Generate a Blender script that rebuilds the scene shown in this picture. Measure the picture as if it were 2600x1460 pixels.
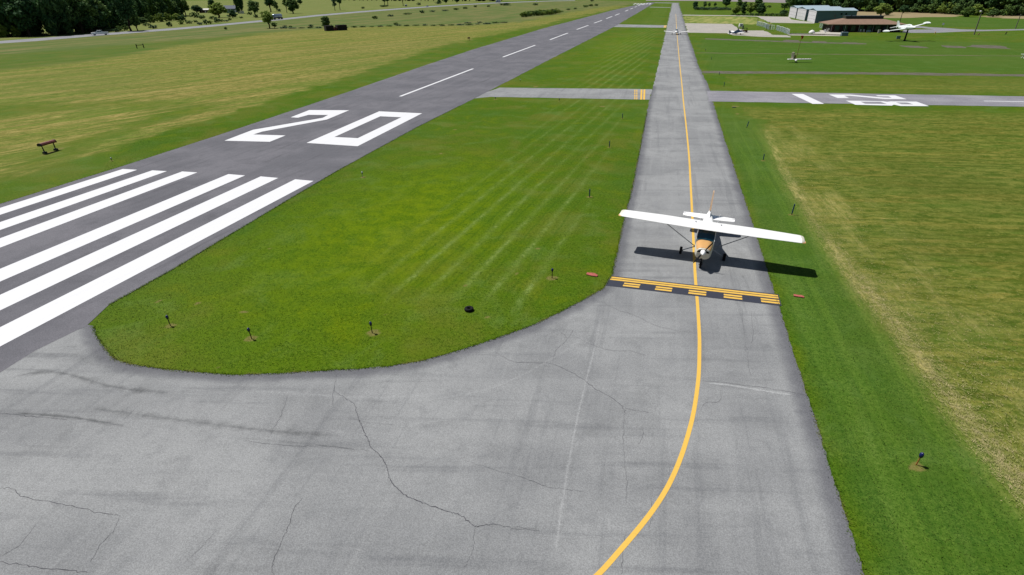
import bpy, bmesh, math, random
import numpy as np
from mathutils import Vector, Matrix
from mathutils.geometry import tessellate_polygon, delaunay_2d_cdt

for o in list(bpy.data.objects): bpy.data.objects.remove(o)
scene = bpy.context.scene
COL = scene.collection
R = math.radians
random.seed(7)

# ------------------------------------------------------------------ camera
FPX, PIT, ROL, YAW, CH = 1405.31698654, 0.49022069, -0.012, 0.25946349, 14.73182566
_cy, _sy, _cp, _sp, _cr, _sr = math.cos(YAW), math.sin(YAW), math.cos(PIT), math.sin(PIT), math.cos(ROL), math.sin(ROL)
CF = Vector((-_sy*_cp, _cy*_cp, -_sp)); _r = Vector((_cy, _sy, 0)); _u = _r.cross(CF)
CR = _cr*_r + _sr*_u; CU = -_sr*_r + _cr*_u
cam_d = bpy.data.cameras.new("camera"); cam = bpy.data.objects.new("camera", cam_d); COL.objects.link(cam)
cam_d.sensor_width = 36.0; cam_d.lens = FPX/2600*36; cam_d.clip_start = 0.1; cam_d.clip_end = 20000
M = Matrix((CR, CU, -CF)).transposed().to_4x4(); M.translation = Vector((0, 0, CH)); cam.matrix_world = M
scene.camera = cam

# ------------------------------------------------------------------ light
SUN_EL, SUN_AZ = R(61.5), R(-73)          # azimuth clockwise from +Y
world = bpy.data.worlds.new("World"); scene.world = world; world.use_nodes = True
wn = world.node_tree.nodes; wl = world.node_tree.links
sky = wn.new("ShaderNodeTexSky"); sky.sky_type = 'NISHITA'; sky.sun_disc = False
sky.sun_elevation = SUN_EL; sky.sun_rotation = SUN_AZ
wl.new(sky.outputs[0], wn["Background"].inputs[0]); wn["Background"].inputs[1].default_value = 0.05
sun_d = bpy.data.lights.new("sun", 'SUN'); sun_d.energy = 5.0; sun_d.angle = R(0.5); sun_d.color = (1.0, 0.965, 0.91)
sun = bpy.data.objects.new("sun", sun_d); COL.objects.link(sun)
sdir = Vector((math.sin(SUN_AZ)*math.cos(SUN_EL), math.cos(SUN_AZ)*math.cos(SUN_EL), math.sin(SUN_EL)))
sun.rotation_euler = sdir.to_track_quat('Z', 'Y').to_euler()
scene.view_settings.view_transform = 'Standard'; scene.view_settings.look = 'None'
scene.view_settings.exposure = 0.25; scene.view_settings.gamma = 1.0

# ------------------------------------------------------------------ measuring: a picture point on the ground -> world
def G(sx, sy, z=0.0):
    d = CF + CR*((sx-1300)/FPX) - CU*((sy-730)/FPX)
    t = (z-CH)/d.z
    return Vector((d.x*t, d.y*t, z))
def depth(p): return (Vector(p)-Vector((0, 0, CH))).dot(CF)
def PX(p):
    d = Vector(p)-Vector((0, 0, CH)); z = d.dot(CF)
    return 1300+FPX*d.dot(CR)/z, 730-FPX*d.dot(CU)/z
def HT(sx, sy, ty):
    g = G(sx, sy); lo, hi = 0.0, 80.0
    for _ in range(40):
        m = (lo+hi)/2
        if PX(g+Vector((0, 0, m)))[1] > ty: lo = m
        else: hi = m
    return lo

# ------------------------------------------------------------------ tags
def tag(o, label=None, cat=None, group=None, kind=None):
    if label: o['label'] = label
    if cat: o['category'] = cat
    if group: o['group'] = group
    if kind: o['kind'] = kind
    return o
def empty(name, loc, rz=0.0, label=None, cat=None, group=None):
    o = bpy.data.objects.new(name, None); COL.objects.link(o); o.empty_display_size = 0.2
    o.location = loc; o.rotation_euler = (0, 0, rz)
    return tag(o, label, cat, group)
def copy_tree(o, parent=None):
    c = o.copy(); COL.objects.link(c); c.parent = parent
    for ch in o.children: copy_tree(ch, c)
    return c

# ------------------------------------------------------------------ mesh builder
class MB:
    def __init__(s): s.v = []; s.f = []
    def add(s, vs, fs):
        n = len(s.v); s.v += [tuple(v) for v in vs]; s.f += [tuple(i+n for i in f) for f in fs]
    def box(s, c, d, rot=None, taper=1.0):
        hx, hy, hz = d[0]/2, d[1]/2, d[2]/2
        vs = [Vector((x*(taper if z > 0 else 1), y*(taper if z > 0 else 1), z)) for z in (-hz, hz) for x, y in ((-hx, -hy), (hx, -hy), (hx, hy), (-hx, hy))]
        if rot is not None: vs = [rot @ v for v in vs]
        s.add([v+Vector(c) for v in vs], [(3, 2, 1, 0), (4, 5, 6, 7), (0, 1, 5, 4), (1, 2, 6, 5), (2, 3, 7, 6), (3, 0, 4, 7)])
        return s
    def cyl(s, a, b, r0, r1=None, n=12, cap=True):
        a, b = Vector(a), Vector(b); r1 = r0 if r1 is None else r1
        ax = (b-a).normalized(); t = Vector((0, 0, 1)) if abs(ax.z) < .9 else Vector((1, 0, 0))
        e1 = ax.cross(t).normalized(); e2 = ax.cross(e1)
        vs = [p+(e1*math.cos(2*math.pi*i/n)+e2*math.sin(2*math.pi*i/n))*r for p, r in ((a, r0), (b, r1)) for i in range(n)]
        fs = [(i, (i+1) % n, n+(i+1) % n, n+i) for i in range(n)]
        if cap: fs += [tuple(range(n-1, -1, -1)), tuple(range(n, 2*n))]
        s.add(vs, fs); return s
    def loft(s, rings, cap=True):
        n = len(rings[0]); vs = [p for r in rings for p in r]; fs = []
        for k in range(len(rings)-1):
            for i in range(n):
                fs.append((k*n+i, k*n+(i+1) % n, (k+1)*n+(i+1) % n, (k+1)*n+i))
        if cap: fs += [tuple(range(n-1, -1, -1)), tuple(range((len(rings)-1)*n, len(rings)*n))]
        s.add(vs, fs); return s
    def revolve(s, a, b, prof, n=16):
        a, b = Vector(a), Vector(b); ax = (b-a).normalized(); t = Vector((0, 0, 1)) if abs(ax.z) < .9 else Vector((1, 0, 0))
        e1 = ax.cross(t).normalized(); e2 = ax.cross(e1)
        return s.loft([[a+(b-a)*t_+(e1*math.cos(2*math.pi*i/n)+e2*math.sin(2*math.pi*i/n))*r for i in range(n)] for t_, r in prof])
    def build(s, name, mat, parent=None, smooth=False, bevel=0.0):
        me = bpy.data.meshes.new(name); me.from_pydata([tuple(v) for v in s.v], [], s.f); me.update()
        bm = bmesh.new(); bm.from_mesh(me); bmesh.ops.recalc_face_normals(bm, faces=bm.faces)
        if bevel: bmesh.ops.bevel(bm, geom=[e for e in bm.edges], offset=bevel, segments=2, profile=0.6, affect='EDGES', clamp_overlap=True)
        bm.to_mesh(me); bm.free()
        if smooth:
            me.polygons.foreach_set('use_smooth', [True]*len(me.polygons))
            try: me.set_sharp_from_angle(angle=R(38))
            except Exception: pass
        me.materials.append(mat)
        o = bpy.data.objects.new(name, me); COL.objects.link(o); o.parent = parent
        return o
def superring(y, hw, zb, zt, n=20, e=2.6, cx=0.0):
    zc, hz = (zb+zt)/2, (zt-zb)/2; out = []
    for i in range(n):
        a = 2*math.pi*i/n; c, s_ = math.cos(a), math.sin(a)
        out.append(Vector((cx+hw*math.copysign(abs(c)**(2/e), c), y, zc+hz*math.copysign(abs(s_)**(2/e), s_))))
    return out

# ------------------------------------------------------------------ materials
K = 1.74          # what a white sheet in this sun reads as; colours below are given as the sunlit picture shows them
def lin(c):
    f = lambda v: (v/255/12.92 if v/255 <= .04045 else ((v/255+.055)/1.055)**2.4)/K
    return (f(c[0]), f(c[1]), f(c[2]), 1.0)
class NT:
    def __init__(s, name):
        s.m = bpy.data.materials.new(name); s.m.use_nodes = True; s.t = s.m.node_tree; s.n = s.t.nodes; s.l = s.t.links
        s.b = s.n["Principled BSDF"]; s.b.inputs["Roughness"].default_value = 0.9
        s.b.inputs["Specular IOR Level"].default_value = 0.2
        s.pos = s.n.new("ShaderNodeNewGeometry").outputs["Position"]
        s.obj = s.n.new("ShaderNodeTexCoord").outputs["Object"]
    def _in(s, sock, v):
        if hasattr(v, 'is_output'): s.l.new(v, sock)
        else: sock.default_value = v
    def math(s, op, a, b=0.0, c=0.0, clamp=False):
        n = s.n.new("ShaderNodeMath"); n.operation = op; n.use_clamp = clamp
        for k, v in enumerate((a, b, c)): s._in(n.inputs[k], v)
        return n.outputs[0]
    def noise(s, scale, detail=3, rough=.55, vec=None, dist=0.0):
        n = s.n.new("ShaderNodeTexNoise"); s.l.new(vec or s.pos, n.inputs["Vector"])
        n.inputs["Scale"].default_value = scale; n.inputs["Detail"].default_value = detail
        n.inputs["Roughness"].default_value = rough; n.inputs["Distortion"].default_value = dist
        return n.outputs["Fac"]
    def map(s, v, a, b, c=0.0, d=1.0):
        n = s.n.new("ShaderNodeMapRange"); n.interpolation_type = 'SMOOTHSTEP'
        for k, x in enumerate((v, a, b, c, d)): s._in(n.inputs[k], x)
        return n.outputs[0]
    def mapping(s, rot=0.0, sc=(1, 1, 1), vec=None):
        n = s.n.new("ShaderNodeMapping"); s.l.new(vec or s.pos, n.inputs[0])
        n.vector_type = 'TEXTURE'; n.inputs["Rotation"].default_value = (0, 0, rot); n.inputs["Scale"].default_value = tuple(1/x for x in sc)
        return n.outputs[0]
    def mix(s, f, a, b):
        n = s.n.new("ShaderNodeMix"); n.data_type = 'RGBA'
        s._in(n.inputs["Factor"], f); s._in(n.inputs[6], a); s._in(n.inputs[7], b)
        return n.outputs[2]
    def attr(s, name):
        n = s.n.new("ShaderNodeAttribute"); n.attribute_name = name; return n
    def sep(s, v):
        n = s.n.new("ShaderNodeSeparateColor"); s.l.new(v, n.inputs[0]); return n.outputs
    def sepxyz(s, v):
        n = s.n.new("ShaderNodeSeparateXYZ"); s.l.new(v, n.inputs[0]); return n.outputs
    def bump(s, h, strength=.3, dist=.05):
        n = s.n.new("ShaderNodeBump"); n.inputs["Strength"].default_value = strength; n.inputs["Distance"].default_value = dist
        s.l.new(h, n.inputs["Height"]); s.l.new(n.outputs[0], s.b.inputs["Normal"])
    def col(s, c): s._in(s.b.inputs["Base Color"], c)

def simple(name, c, rough=.6, metal=0.0, var=.12, scale=3.0, spec=.3, coat=0.0, bump=0.0, c2=None):
    t = NT(name); a = lin(c); n = t.noise(scale, 4, .6, vec=t.obj)
    b = lin(c2) if c2 else tuple(x*(1-var*2) for x in a[:3])+(1,)
    t.col(t.mix(t.map(n, .35, .75), a, b))
    t.b.inputs["Roughness"].default_value = rough; t.b.inputs["Metallic"].default_value = metal
    t.b.inputs["Specular IOR Level"].default_value = spec; t.b.inputs["Coat Weight"].default_value = coat
    if bump: t.bump(t.noise(scale*8, 3, vec=t.obj), bump, .01)
    return t.m

M_ = {}
M_['white_paint'] = simple('white_aircraft_paint', (296, 296, 296), .35, var=.03, spec=.5, coat=.3)
M_['tan_paint'] = simple('tan_aircraft_paint', (250, 194, 124), .35, var=.04, spec=.5, coat=.3)
M_['cream_paint'] = simple('cream_aircraft_paint', (262, 256, 238), .4, var=.05, spec=.5)
M_['rubber'] = simple('black_rubber', (22, 22, 24), .85, spec=.2)
M_['black'] = simple('matt_black', (14, 15, 17), .7)
M_['grey_metal'] = simple('grey_metal', (150, 152, 158), .4, .4)
M_['strut'] = simple('strut_grey', (205, 206, 210), .45)
M_['dark_metal'] = simple('dark_metal', (52, 54, 58), .5, .3)
M_['glass'] = simple('dark_tinted_glass', (26, 74, 92), .10, spec=.6, var=.2)
M_['blue_lens'] = simple('blue_lens', (14, 22, 105), .25, spec=.6)
M_['blue_tube'] = simple('blue_marker_plastic', (22, 72, 118), .5)
M_['orange_stake'] = simple('orange_stake', (196, 132, 66), .7)
M_['brown_stake'] = simple('brown_stake', (88, 62, 44), .8)
M_['lens_white'] = simple('clear_lens', (225, 232, 238), .2, spec=.6)
M_['red_slab'] = simple('faded_red_slab', (206, 112, 102), .9, var=.18, scale=9, bump=.3)
M_['red_box'] = simple('weathered_red_paint', (140, 68, 58), .45, var=.15, spec=.5)
M_['steel_wall'] = simple('painted_steel_wall', (120, 146, 156), .55, var=.05, scale=.4)
M_['steel_door'] = simple('pale_steel_door', (248, 247, 250), .5, var=.05, scale=.5)
M_['steel_roof'] = simple('pale_blue_steel_roof', (186, 208, 218), .45, var=.05, scale=.5)
M_['shingle'] = simple('brown_shingle', (160, 130, 110), .9, var=.12, scale=1.5)
M_['shaded_wall'] = simple('eave_shaded_brown_wall', (62, 44, 40), .8, var=.15)  # brown darkened to near black: shade under the terminal eave is in the colour
M_['fascia'] = simple('olive_fascia', (128, 132, 92), .7)
M_['clerestory'] = simple('dark_green_clerestory', (26, 36, 36), .4, spec=.5)
M_['concrete'] = simple('pale_concrete', (212, 206, 194), .9, var=.08, scale=.6)
M_['chain'] = simple('galvanised_wire', (312, 318, 322), .6, 0)
M_['wood_pole'] = simple('weathered_wood_pole', (138, 132, 120), .9, scale=6)
M_['dark_wood'] = simple('dark_old_wood', (52, 48, 44), .9, var=.25, scale=2)
M_['tan_wood'] = simple('tan_old_wood', (138, 112, 84), .9, var=.2)
M_['orange'] = simple('orange_fabric', (226, 92, 40), .8, var=.15)
M_['car_white'] = simple('white_car_paint', (285, 290, 292), .3, spec=.5, coat=.4, var=.03)
M_['car_blue'] = simple('blue_grey_car_paint', (92, 108, 146), .3, spec=.5, coat=.4)
M_['tank'] = simple('polished_tank', (196, 212, 224), .3, .6, var=.05)
M_['jet'] = simple('faded_white_jet', (262, 270, 268), .45, var=.06, spec=.5)
M_['jet_dark'] = simple('jet_dark_nose', (40, 60, 62), .5)
M_['blue_paint'] = simple('blue_aircraft_paint', (52, 96, 140), .35, var=.06, spec=.5, coat=.3)
M_['dark_red'] = simple('dark_red_paint', (96, 30, 34), .5)
M_['house_wall'] = simple('house_wall', (150, 158, 176), .8)
M_['house_roof'] = simple('house_roof', (108, 116, 134), .8)
M_['pale_roof'] = simple('pale_roof', (228, 226, 218), .6)
M_['white'] = simple('white_enamel', (270, 270, 266), .5, var=.05)
M_['bark'] = simple('bark', (74, 62, 50), .95, var=.25, scale=4)
M_['rock'] = simple('clod', (196, 166, 122), .95, var=.2, scale=12)

def asphalt(name, base, light, dark, streak_rot, streak=1.0, edge=True):
    t = NT(name)
    fine = t.noise(26, 2, .8); mid = t.noise(1.1, 5, .62); big = t.noise(.16, 4, .55)
    st = t.noise(1.0, 5, .62, vec=t.mapping(streak_rot, (.10, 1.5, 1)))
    st2 = t.noise(1.0, 4, .6, vec=t.mapping(streak_rot, (.03, .5, 1)))
    c = t.mix(t.map(big, .36, .66), lin(base), lin(light)); c = t.mix(t.math('MULTIPLY', t.map(t.noise(.42, 5, .7, dist=.5), .5, .72), .45), c, lin(tuple(v*.86 for v in base)))
    c = t.mix(t.math('MULTIPLY', t.map(st, .52, .74), .55*streak), c, lin(dark))
    c = t.mix(t.math('MULTIPLY', t.map(st2, .5, .68), .5*streak), c, lin(light))
    c = t.mix(t.math('MULTIPLY', t.map(mid, .5, .78), .35), c, lin(dark))
    if edge:
        st3 = t.noise(1.0, 5, .65, vec=t.mapping(R(91), (.05, 1.1, 1)))
        c = t.mix(t.math('MULTIPLY', t.map(st3, .52, .68), .38), c, lin(light)); c = t.mix(t.math('MULTIPLY', t.map(st3, .46, .34), .32), c, lin(dark))
    a = t.attr('pave'); s = t.sep(a.outputs["Color"])
    if edge:
        en = t.math('ADD', s[0], t.math('MULTIPLY', t.math('SUBTRACT', mid, .5), .35))
        c = t.mix(t.math('MULTIPLY', t.map(en, .25, .95), .8), c, lin((104, 105, 112)))
    pn = t.math('ADD', s[1], t.math('MULTIPLY', t.math('SUBTRACT', t.noise(5, 4, .7), .5), 1.1))
    c = t.mix(t.math('MULTIPLY', t.map(pn, .3, .9), t.math('MULTIPLY', s[1], .7, clamp=True)), c, lin(tuple(min(255, v+24) for v in light)))
    dn = t.math('ADD', s[2], t.math('MULTIPLY', t.math('SUBTRACT', t.noise(2.6, 4, .7), .5), 1.2))
    c = t.mix(t.math('MULTIPLY', t.map(dn, .3, 1.0), t.math('MULTIPLY', s[2], .75, clamp=True)), c, lin(tuple(v*.62 for v in dark)))
    sp = t.map(fine, .30, .72, .74, 1.20)
    mul = t.n.new("ShaderNodeMix"); mul.data_type = 'RGBA'; mul.blend_type = 'MULTIPLY'; mul.inputs["Factor"].default_value = 1
    t.l.new(c, mul.inputs[6]); comb = t.n.new("ShaderNodeCombineColor")
    for k in range(3): t.l.new(sp, comb.inputs[k])
    t.l.new(comb.outputs[0], mul.inputs[7])
    t.col(mul.outputs[2]); t.bump(fine, .25, .01)
    return t.m
M_['taxi'] = asphalt('worn_grey_asphalt', (150, 152, 154), (170, 172, 173), (118, 120, 124), R(12))
M_['runway'] = asphalt('dark_grey_asphalt', (112, 112, 119), (128, 127, 134), (94, 93, 100), R(88.5), 1.2, False)
M_['cross'] = asphalt('cross_runway_asphalt', (150, 149, 158), (168, 167, 174), (128, 127, 136), R(4), .9, False)
M_['road'] = asphalt('road_asphalt', (150, 151, 158), (164, 165, 170), (132, 133, 140), R(88), .5, False)
M_['apron'] = asphalt('apron_concrete', (188, 184, 176), (200, 194, 184), (168, 166, 162), R(4), .6, False)
def paintmat(name, c, worn=.25):
    t = NT(name); n = t.noise(14, 4, .7); n2 = t.noise(1.2, 4, .6, vec=t.mapping(R(88), (.15, 2.5, 1)))
    cc = t.mix(t.math('MULTIPLY', t.map(n, .5, .8), worn), lin(c), lin(tuple(v*.72 for v in c)))
    t.col(t.mix(t.math('MULTIPLY', t.map(n2, .5, .8), worn), cc, lin(tuple(v*.86 for v in c)))); t.b.inputs["Roughness"].default_value = .7
    return t.m
M_['white_line'] = paintmat('white_runway_paint', (250, 251, 255), .2)
M_['yellow_line'] = paintmat('yellow_taxiway_paint', (254, 206, 94), .38)
M_['black_line'] = paintmat('black_taxiway_paint', (64, 68, 82), .4)
M_['crack'] = simple('crack_filler', (96, 96, 102), .95, var=.25, scale=5)
def soilmat(name, a, b, scale=1.5):
    t = NT(name); n = t.noise(scale, 5, .65); n2 = t.noise(18, 3, .7)
    t.col(t.mix(t.map(t.math('ADD', t.math('MULTIPLY', n, .6), t.math('MULTIPLY', n2, .4)), .36, .64), lin(a), lin(b))); t.bump(n2, .5, .03)
    return t.m
M_['soil'] = soilmat('bare_soil', (132, 118, 98), (104, 104, 66))
M_['grit'] = soilmat('grey_track', (122, 112, 108), (96, 100, 70), .6)
M_['wheat'] = soilmat('ripe_field', (176, 156, 120), (156, 144, 104), .12)
M_['plough'] = soilmat('ploughed_field', (164, 154, 156), (146, 138, 136), .06)

# ------------------------------------------------------------------ ground zones
def vnoise(x, y, s, seed=0):
    x = np.asarray(x)/s; y = np.asarray(y)/s; xi = np.floor(x); yi = np.floor(y); fx = x-xi; fy = y-yi
    fx = fx*fx*(3-2*fx); fy = fy*fy*(3-2*fy)
    h = lambda a, b: np.modf(np.abs(np.sin(a*127.1+b*311.7+seed*74.7)*43758.5453))[0]
    return (h(xi, yi)*(1-fx)+h(xi+1, yi)*fx)*(1-fy)+(h(xi, yi+1)*(1-fx)+h(xi+1, yi+1)*fx)*fy
def wpoly(pts): return np.array([G(*p)[:2] for p in pts])
def inpoly(x, y, poly):
    ins = np.zeros(x.shape, bool); n = len(poly)
    for i in range(n):
        x0, y0 = poly[i]; x1, y1 = poly[(i+1) % n]
        if y0 == y1: continue
        c = ((y0 > y) != (y1 > y)) & (x < (x1-x0)*(y-y0)/(y1-y0)+x0)
        ins ^= c
    return ins
def segdist(x, y, pts, closed=False):
    d = np.full(x.shape, 1e9); n = len(pts)
    for i in range(n if closed else n-1):
        a = np.array(pts[i]); b = np.array(pts[(i+1) % n]); ab = b-a; L = max(ab.dot(ab), 1e-9)
        t = np.clip(((x-a[0])*ab[0]+(y-a[1])*ab[1])/L, 0, 1)
        d = np.minimum(d, np.hypot(x-a[0]-t*ab[0], y-a[1]-t*ab[1]))
    return d
sstep = lambda v, a, b: (lambda t: t*t*(3-2*t))(np.clip((v-a)/(b-a), 0, 1))

HAYL = wpoly([(-700, 560), (-300, 480), (0, 455), (140, 415), (330, 366), (420, 332), (560, 292), (760, 234), (900, 190), (1000, 156), (1110, 120), (1250, 88), (1400, 58), (1500, 36), (1590, 16), (1560, 14), (1460, 29), (1400, 41), (1330, 55), (1200, 66), (1000, 67), (800, 73), (700, 80), (560, 102), (400, 124), (250, 152), (120, 168), (0, 180), (-700, 280)])
HAYL_GREEN = wpoly([(-300, 300), (0, 262), (200, 260), (330, 260), (470, 263), (560, 272), (470, 300), (300, 340), (215, 385), (100, 430), (-40, 440), (20, 420), (80, 380), (180, 355), (300, 320), (420, 285), (300, 275), (130, 285), (0, 300), (-300, 340)])
MEADOW = wpoly([(-900, 300), (0, 182), (250, 154), (560, 104), (800, 74), (1000, 68), (1200, 67), (1330, 56), (1460, 30), (1600, 12), (1640, 5), (1500, 0), (1280, 5), (1100, 16), (900, 31), (640, 57), (450, 76), (240, 92), (0, 112), (-900, 190)])
MEADOW_GREEN = wpoly([(-900, 300), (0, 182), (250, 152), (420, 122), (600, 98), (700, 80), (760, 74), (600, 88), (480, 100), (330, 112), (200, 124), (0, 140), (-900, 210)])
FAR_L = wpoly([(-900, 185), (0, 104), (240, 86), (450, 70), (640, 53), (900, 29), (1100, 14), (1280, 3), (1400, -2), (1300, -6), (1000, -3), (400, 2), (0, 4), (-900, 40)])
HAYR = wpoly([(1870, 271), (1925, 275), (2100, 278), (2600, 288), (3600, 310), (3600, 1500), (2700, 1500), (2600, 1265), (2460, 1110), (2330, 935), (2240, 800), (2150, 690), (2080, 590), (2030, 490), (1985, 420), (1950, 360), (1930, 310)])
HAYR2 = wpoly([(1850, 196), (2000, 196), (2600, 202), (3600, 220), (3600, 250), (2600, 240), (2000, 232), (1880, 228), (1860, 212)])
PALE_R = wpoly([(1738, 41), (1800, 41), (1905, 44), (1960, 62), (1900, 62), (1760, 59), (1743, 57)])
DARK_R = wpoly([(1775, 97), (2600, 108), (3600, 122), (3600, 205), (2600, 188), (1790, 180)])
GREEN_FAR_R = wpoly([(2150, 45), (2300, 45), (2440, 42), (2600, 50), (3400, 62), (3400, 85), (2600, 74), (2400, 68), (2260, 58), (2150, 52)])
WINDROW = [tuple(G(*p)[:2]) for p in [(1945, 330), (1990, 430), (2035, 510), (2082, 590), (2150, 680), (2200, 745), (2262, 815), (2330, 905), (2400, 1000), (2480, 1105), (2560, 1200), (2640, 1300)]]
WINDROW2 = [tuple(G(*p)[:2]) for p in [(2090, 500), (2200, 640), (2340, 790), (2450, 910), (2540, 1020), (2620, 1110)]]
RWEDGE = [tuple(G(*p)[:2]) for p in [(277, 774), (434, 687), (611, 580), (778, 480), (860, 432)]]
RW_R = [(277, 774), (434, 687), (611, 580), (778, 480), (860, 432), (1059, 323), (1205, 250), (1263, 220), (1400, 149), (1561, 67), (1664, 6.3)]
RW_L = [(0, 518), (311, 422), (576, 336), (900, 228), (1050, 176), (1200, 126), (1380, 72), (1560, 25), (1646, 5.8)]
TX_L = [(1707, 8), (1659, 220), (1649, 253), (1609.6, 460), (1580, 577), (1555, 695)]
CURVE = [(1552.5, 701), (1530.8, 733.5), (1481, 761.5), (1419, 794), (1357, 823.6), (1263.7, 857.8), (1170.6, 888.8), (1077.4, 915), (984, 930.7), (891, 938), (860, 939), (701, 949), (584, 951.4), (467, 942.4), (400, 935), (334, 925.7), (290, 910.7), (263.7, 880.6), (243.7, 850.6), (237, 828)]
PADB = [(217, 830.5), (200, 837), (90, 890.6), (0, 947)]
TX_R = [(2194, 1460), (2050, 1005), (1908, 560), (1853.7, 395.4), (1809, 258), (1805, 231), (1774.7, 170), (1747.5, 89), (1722.9, 7.8)]
INFIELD_EDGE = [tuple(G(*p)[:2]) for p in TX_L[1:]+CURVE]
TXR_EDGE = [(6.95, -20.0)]+[tuple(G(*p)[:2]) for p in TX_R]
# sparse spots of bare earth on the lawns: picture point, radius in metres
SPOTS = [(433, 827, .45), (639, 860, .5), (945, 845, .5), (1402, 706, .5), (2330, 1184, .45), (921, 450, .45), (284, 408, .4), (1497, 500, .4), (1547, 374, .4), (1580, 301, .4), (2010, 545, .4), (1938, 408, .4), (1258, 253, .5), (1420, 257, .5),
         (1185, 724, .28), (1310, 695, .22), (1270, 712, .14), (1237, 804, .16), (980, 797, .13), (1365, 630, .28), (1490, 400, .26), (600, 906, .16), (553, 935, .14), (884, 866, .12), (680, 632, .18), (620, 792, .3), (400, 765, .25), (500, 770, .3), (690, 630, .15), (1155, 329, .4), (1120, 390, .35), (1530, 270, .6), (1195, 100, 2.2), (1215, 99, 2.0), (128, 386, .8), (150, 378, .7), (112, 393, .6), (1360, 220, .8), (1866, 270, .8), (1875, 290, .7), (850, 79, 2.5)]
SPW = [(G(a, b), r) for a, b, r in SPOTS]

def zones(x, y):
    d = np.hypot(x, y)
    wob = np.minimum(.012*d+.15, 6.0)
    jx = x+(vnoise(x, y, 3.1, 1)-.5)*2*wob+(vnoise(x, y, .8, 2)-.5)*wob*.8
    jy = y+(vnoise(x, y, 3.1, 3)-.5)*2*wob*1.5+(vnoise(x, y, .8, 4)-.5)*wob
    z = {}
    rs2 = np.random.RandomState(3)
    OFF = [(rs2.normal(0, 1), rs2.normal(0, 1)) for _ in range(9)]
    soft = lambda P, k=1.0: sum(inpoly(jx+a*k*(.006*d+.12), jy+b*k*(.012*d+.2), P).astype(float) for a, b in OFF)/9.0
    hl = soft(HAYL); hl *= 1-.72*soft(HAYL_GREEN, 1.6)
    z['hayl'] = hl
    hr = soft(HAYR, 1.3)
    z['hayr'] = np.maximum(hr, .8*soft(HAYR2))
    mg = soft(MEADOW_GREEN, 1.5)
    z['meadow'] = np.maximum(soft(MEADOW)*(1-.65*mg), .9*inpoly(jx, jy, FAR_L))
    z['pale'] = np.maximum(soft(PALE_R), .35*inpoly(jx, jy, FAR_L))
    dark = soft(DARK_R)*.7+soft(GREEN_FAR_R)*.8
    dark = np.maximum(dark, sstep(x, 7, 8)*(1-sstep(y, 70, 95))*.8*(1-z['hayr']))
    z['dark'] = np.clip(dark, 0, 1)
    # mowing lines: between the runway and the taxiway
    infield = (x < -2)*(x > -27.5)
    xs = x-(y-26)*.0
    z['stripe'] = infield*sstep(xs, -17.5, -12.5)*(1-sstep(xs, -6.0, -4.0))*sstep(y, 23, 26.5)*(1-.45*sstep(y, 40, 55)+.4*sstep(y, 95, 110))
    z['stripe'] = np.clip(z['stripe']+.16*sstep(x, 7.3, 7.8)*(1-sstep(x, 11.3, 12))*(y > 4)*(1-z['hayr']), 0, 1)
    # lush yellow-green heart of the infield
    cx, cy = x+17.5, y-35.0
    z['lush'] = np.exp(-(cx/8.5)**2-(cy/17.0)**2)*infield+.45*np.exp(-((x+15)/8.0)**2-((y-190)/60.0)**2)*infield
    # pale straw: windrow on the right, edges of the left hay field
    d1 = segdist(x, y, WINDROW); d2 = segdist(x, y, WINDROW2)
    nz = vnoise(x, y, 1.6, 7)
    st = .85*(1-sstep(d1, .1, .6))*(.25+.75*sstep(nz, .3, .7))+.16*(1-sstep(d1, .5, 1.6))+.4*(1-sstep(d2, .1, .8))*sstep(vnoise(x, y, 2.0, 9), .4, .75)
    near = np.exp(-((x-np.interp(y, [w[1] for w in WINDROW][::-1], [w[0] for w in WINDROW][::-1])-2.5)/3.0)**2)*(y < 75)*sstep(x, 8, 9)
    st = st+.42*near*z['hayr']*sstep(vnoise(x, y*.35, 1.1, 21), .25, .75)
    z['straw'] = np.clip(st, 0, 1)
    # bare soil
    b = np.zeros_like(x)
    for g, r in SPW:
        m = (np.abs(x-g.x) < r*2.2) & (np.abs(y-g.y) < r*2.2)
        if m.any():
            rr = np.hypot(x[m]-g.x, y[m]-g.y)/r*(.75+.6*vnoise(x[m], y[m], r*.6, 11))
            b[m] = np.maximum(b[m], 1-sstep(rr, .35, 1.0))
    dr = segdist(x+.62, y, RWEDGE)
    b = np.maximum(b, (1-sstep(dr, .06, .26))*sstep(vnoise(x, y, 2.6, 13), .42, .6)*.9)
    de = segdist(x, y, INFIELD_EDGE)
    b = np.maximum(b, (1-sstep(de, .04, .28))*.6*sstep(vnoise(x, y, .9, 15), .35, .65))
    dt = segdist(x, y, TXR_EDGE); b = np.maximum(b, (1-sstep(dt, .04, .25))*.6*sstep(vnoise(x, y, .9, 16), .35, .65)*(y < 88))
    z['bare'] = b
    return z
def set_zone_attrs(me, x, y):
    z = zones(x, y); n = len(x)
    for name, keys in (('za', ('hayl', 'hayr', 'meadow')), ('zb', ('stripe', 'lush', 'straw')), ('zc', ('bare', 'dark', 'pale'))):
        a = me.color_attributes.new(name, 'FLOAT_COLOR', 'POINT'); arr = np.ones((n, 4), np.float32)
        for k, q in enumerate(keys): arr[:, k] = z[q]
        a.data.foreach_set('color', arr.ravel())

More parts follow.
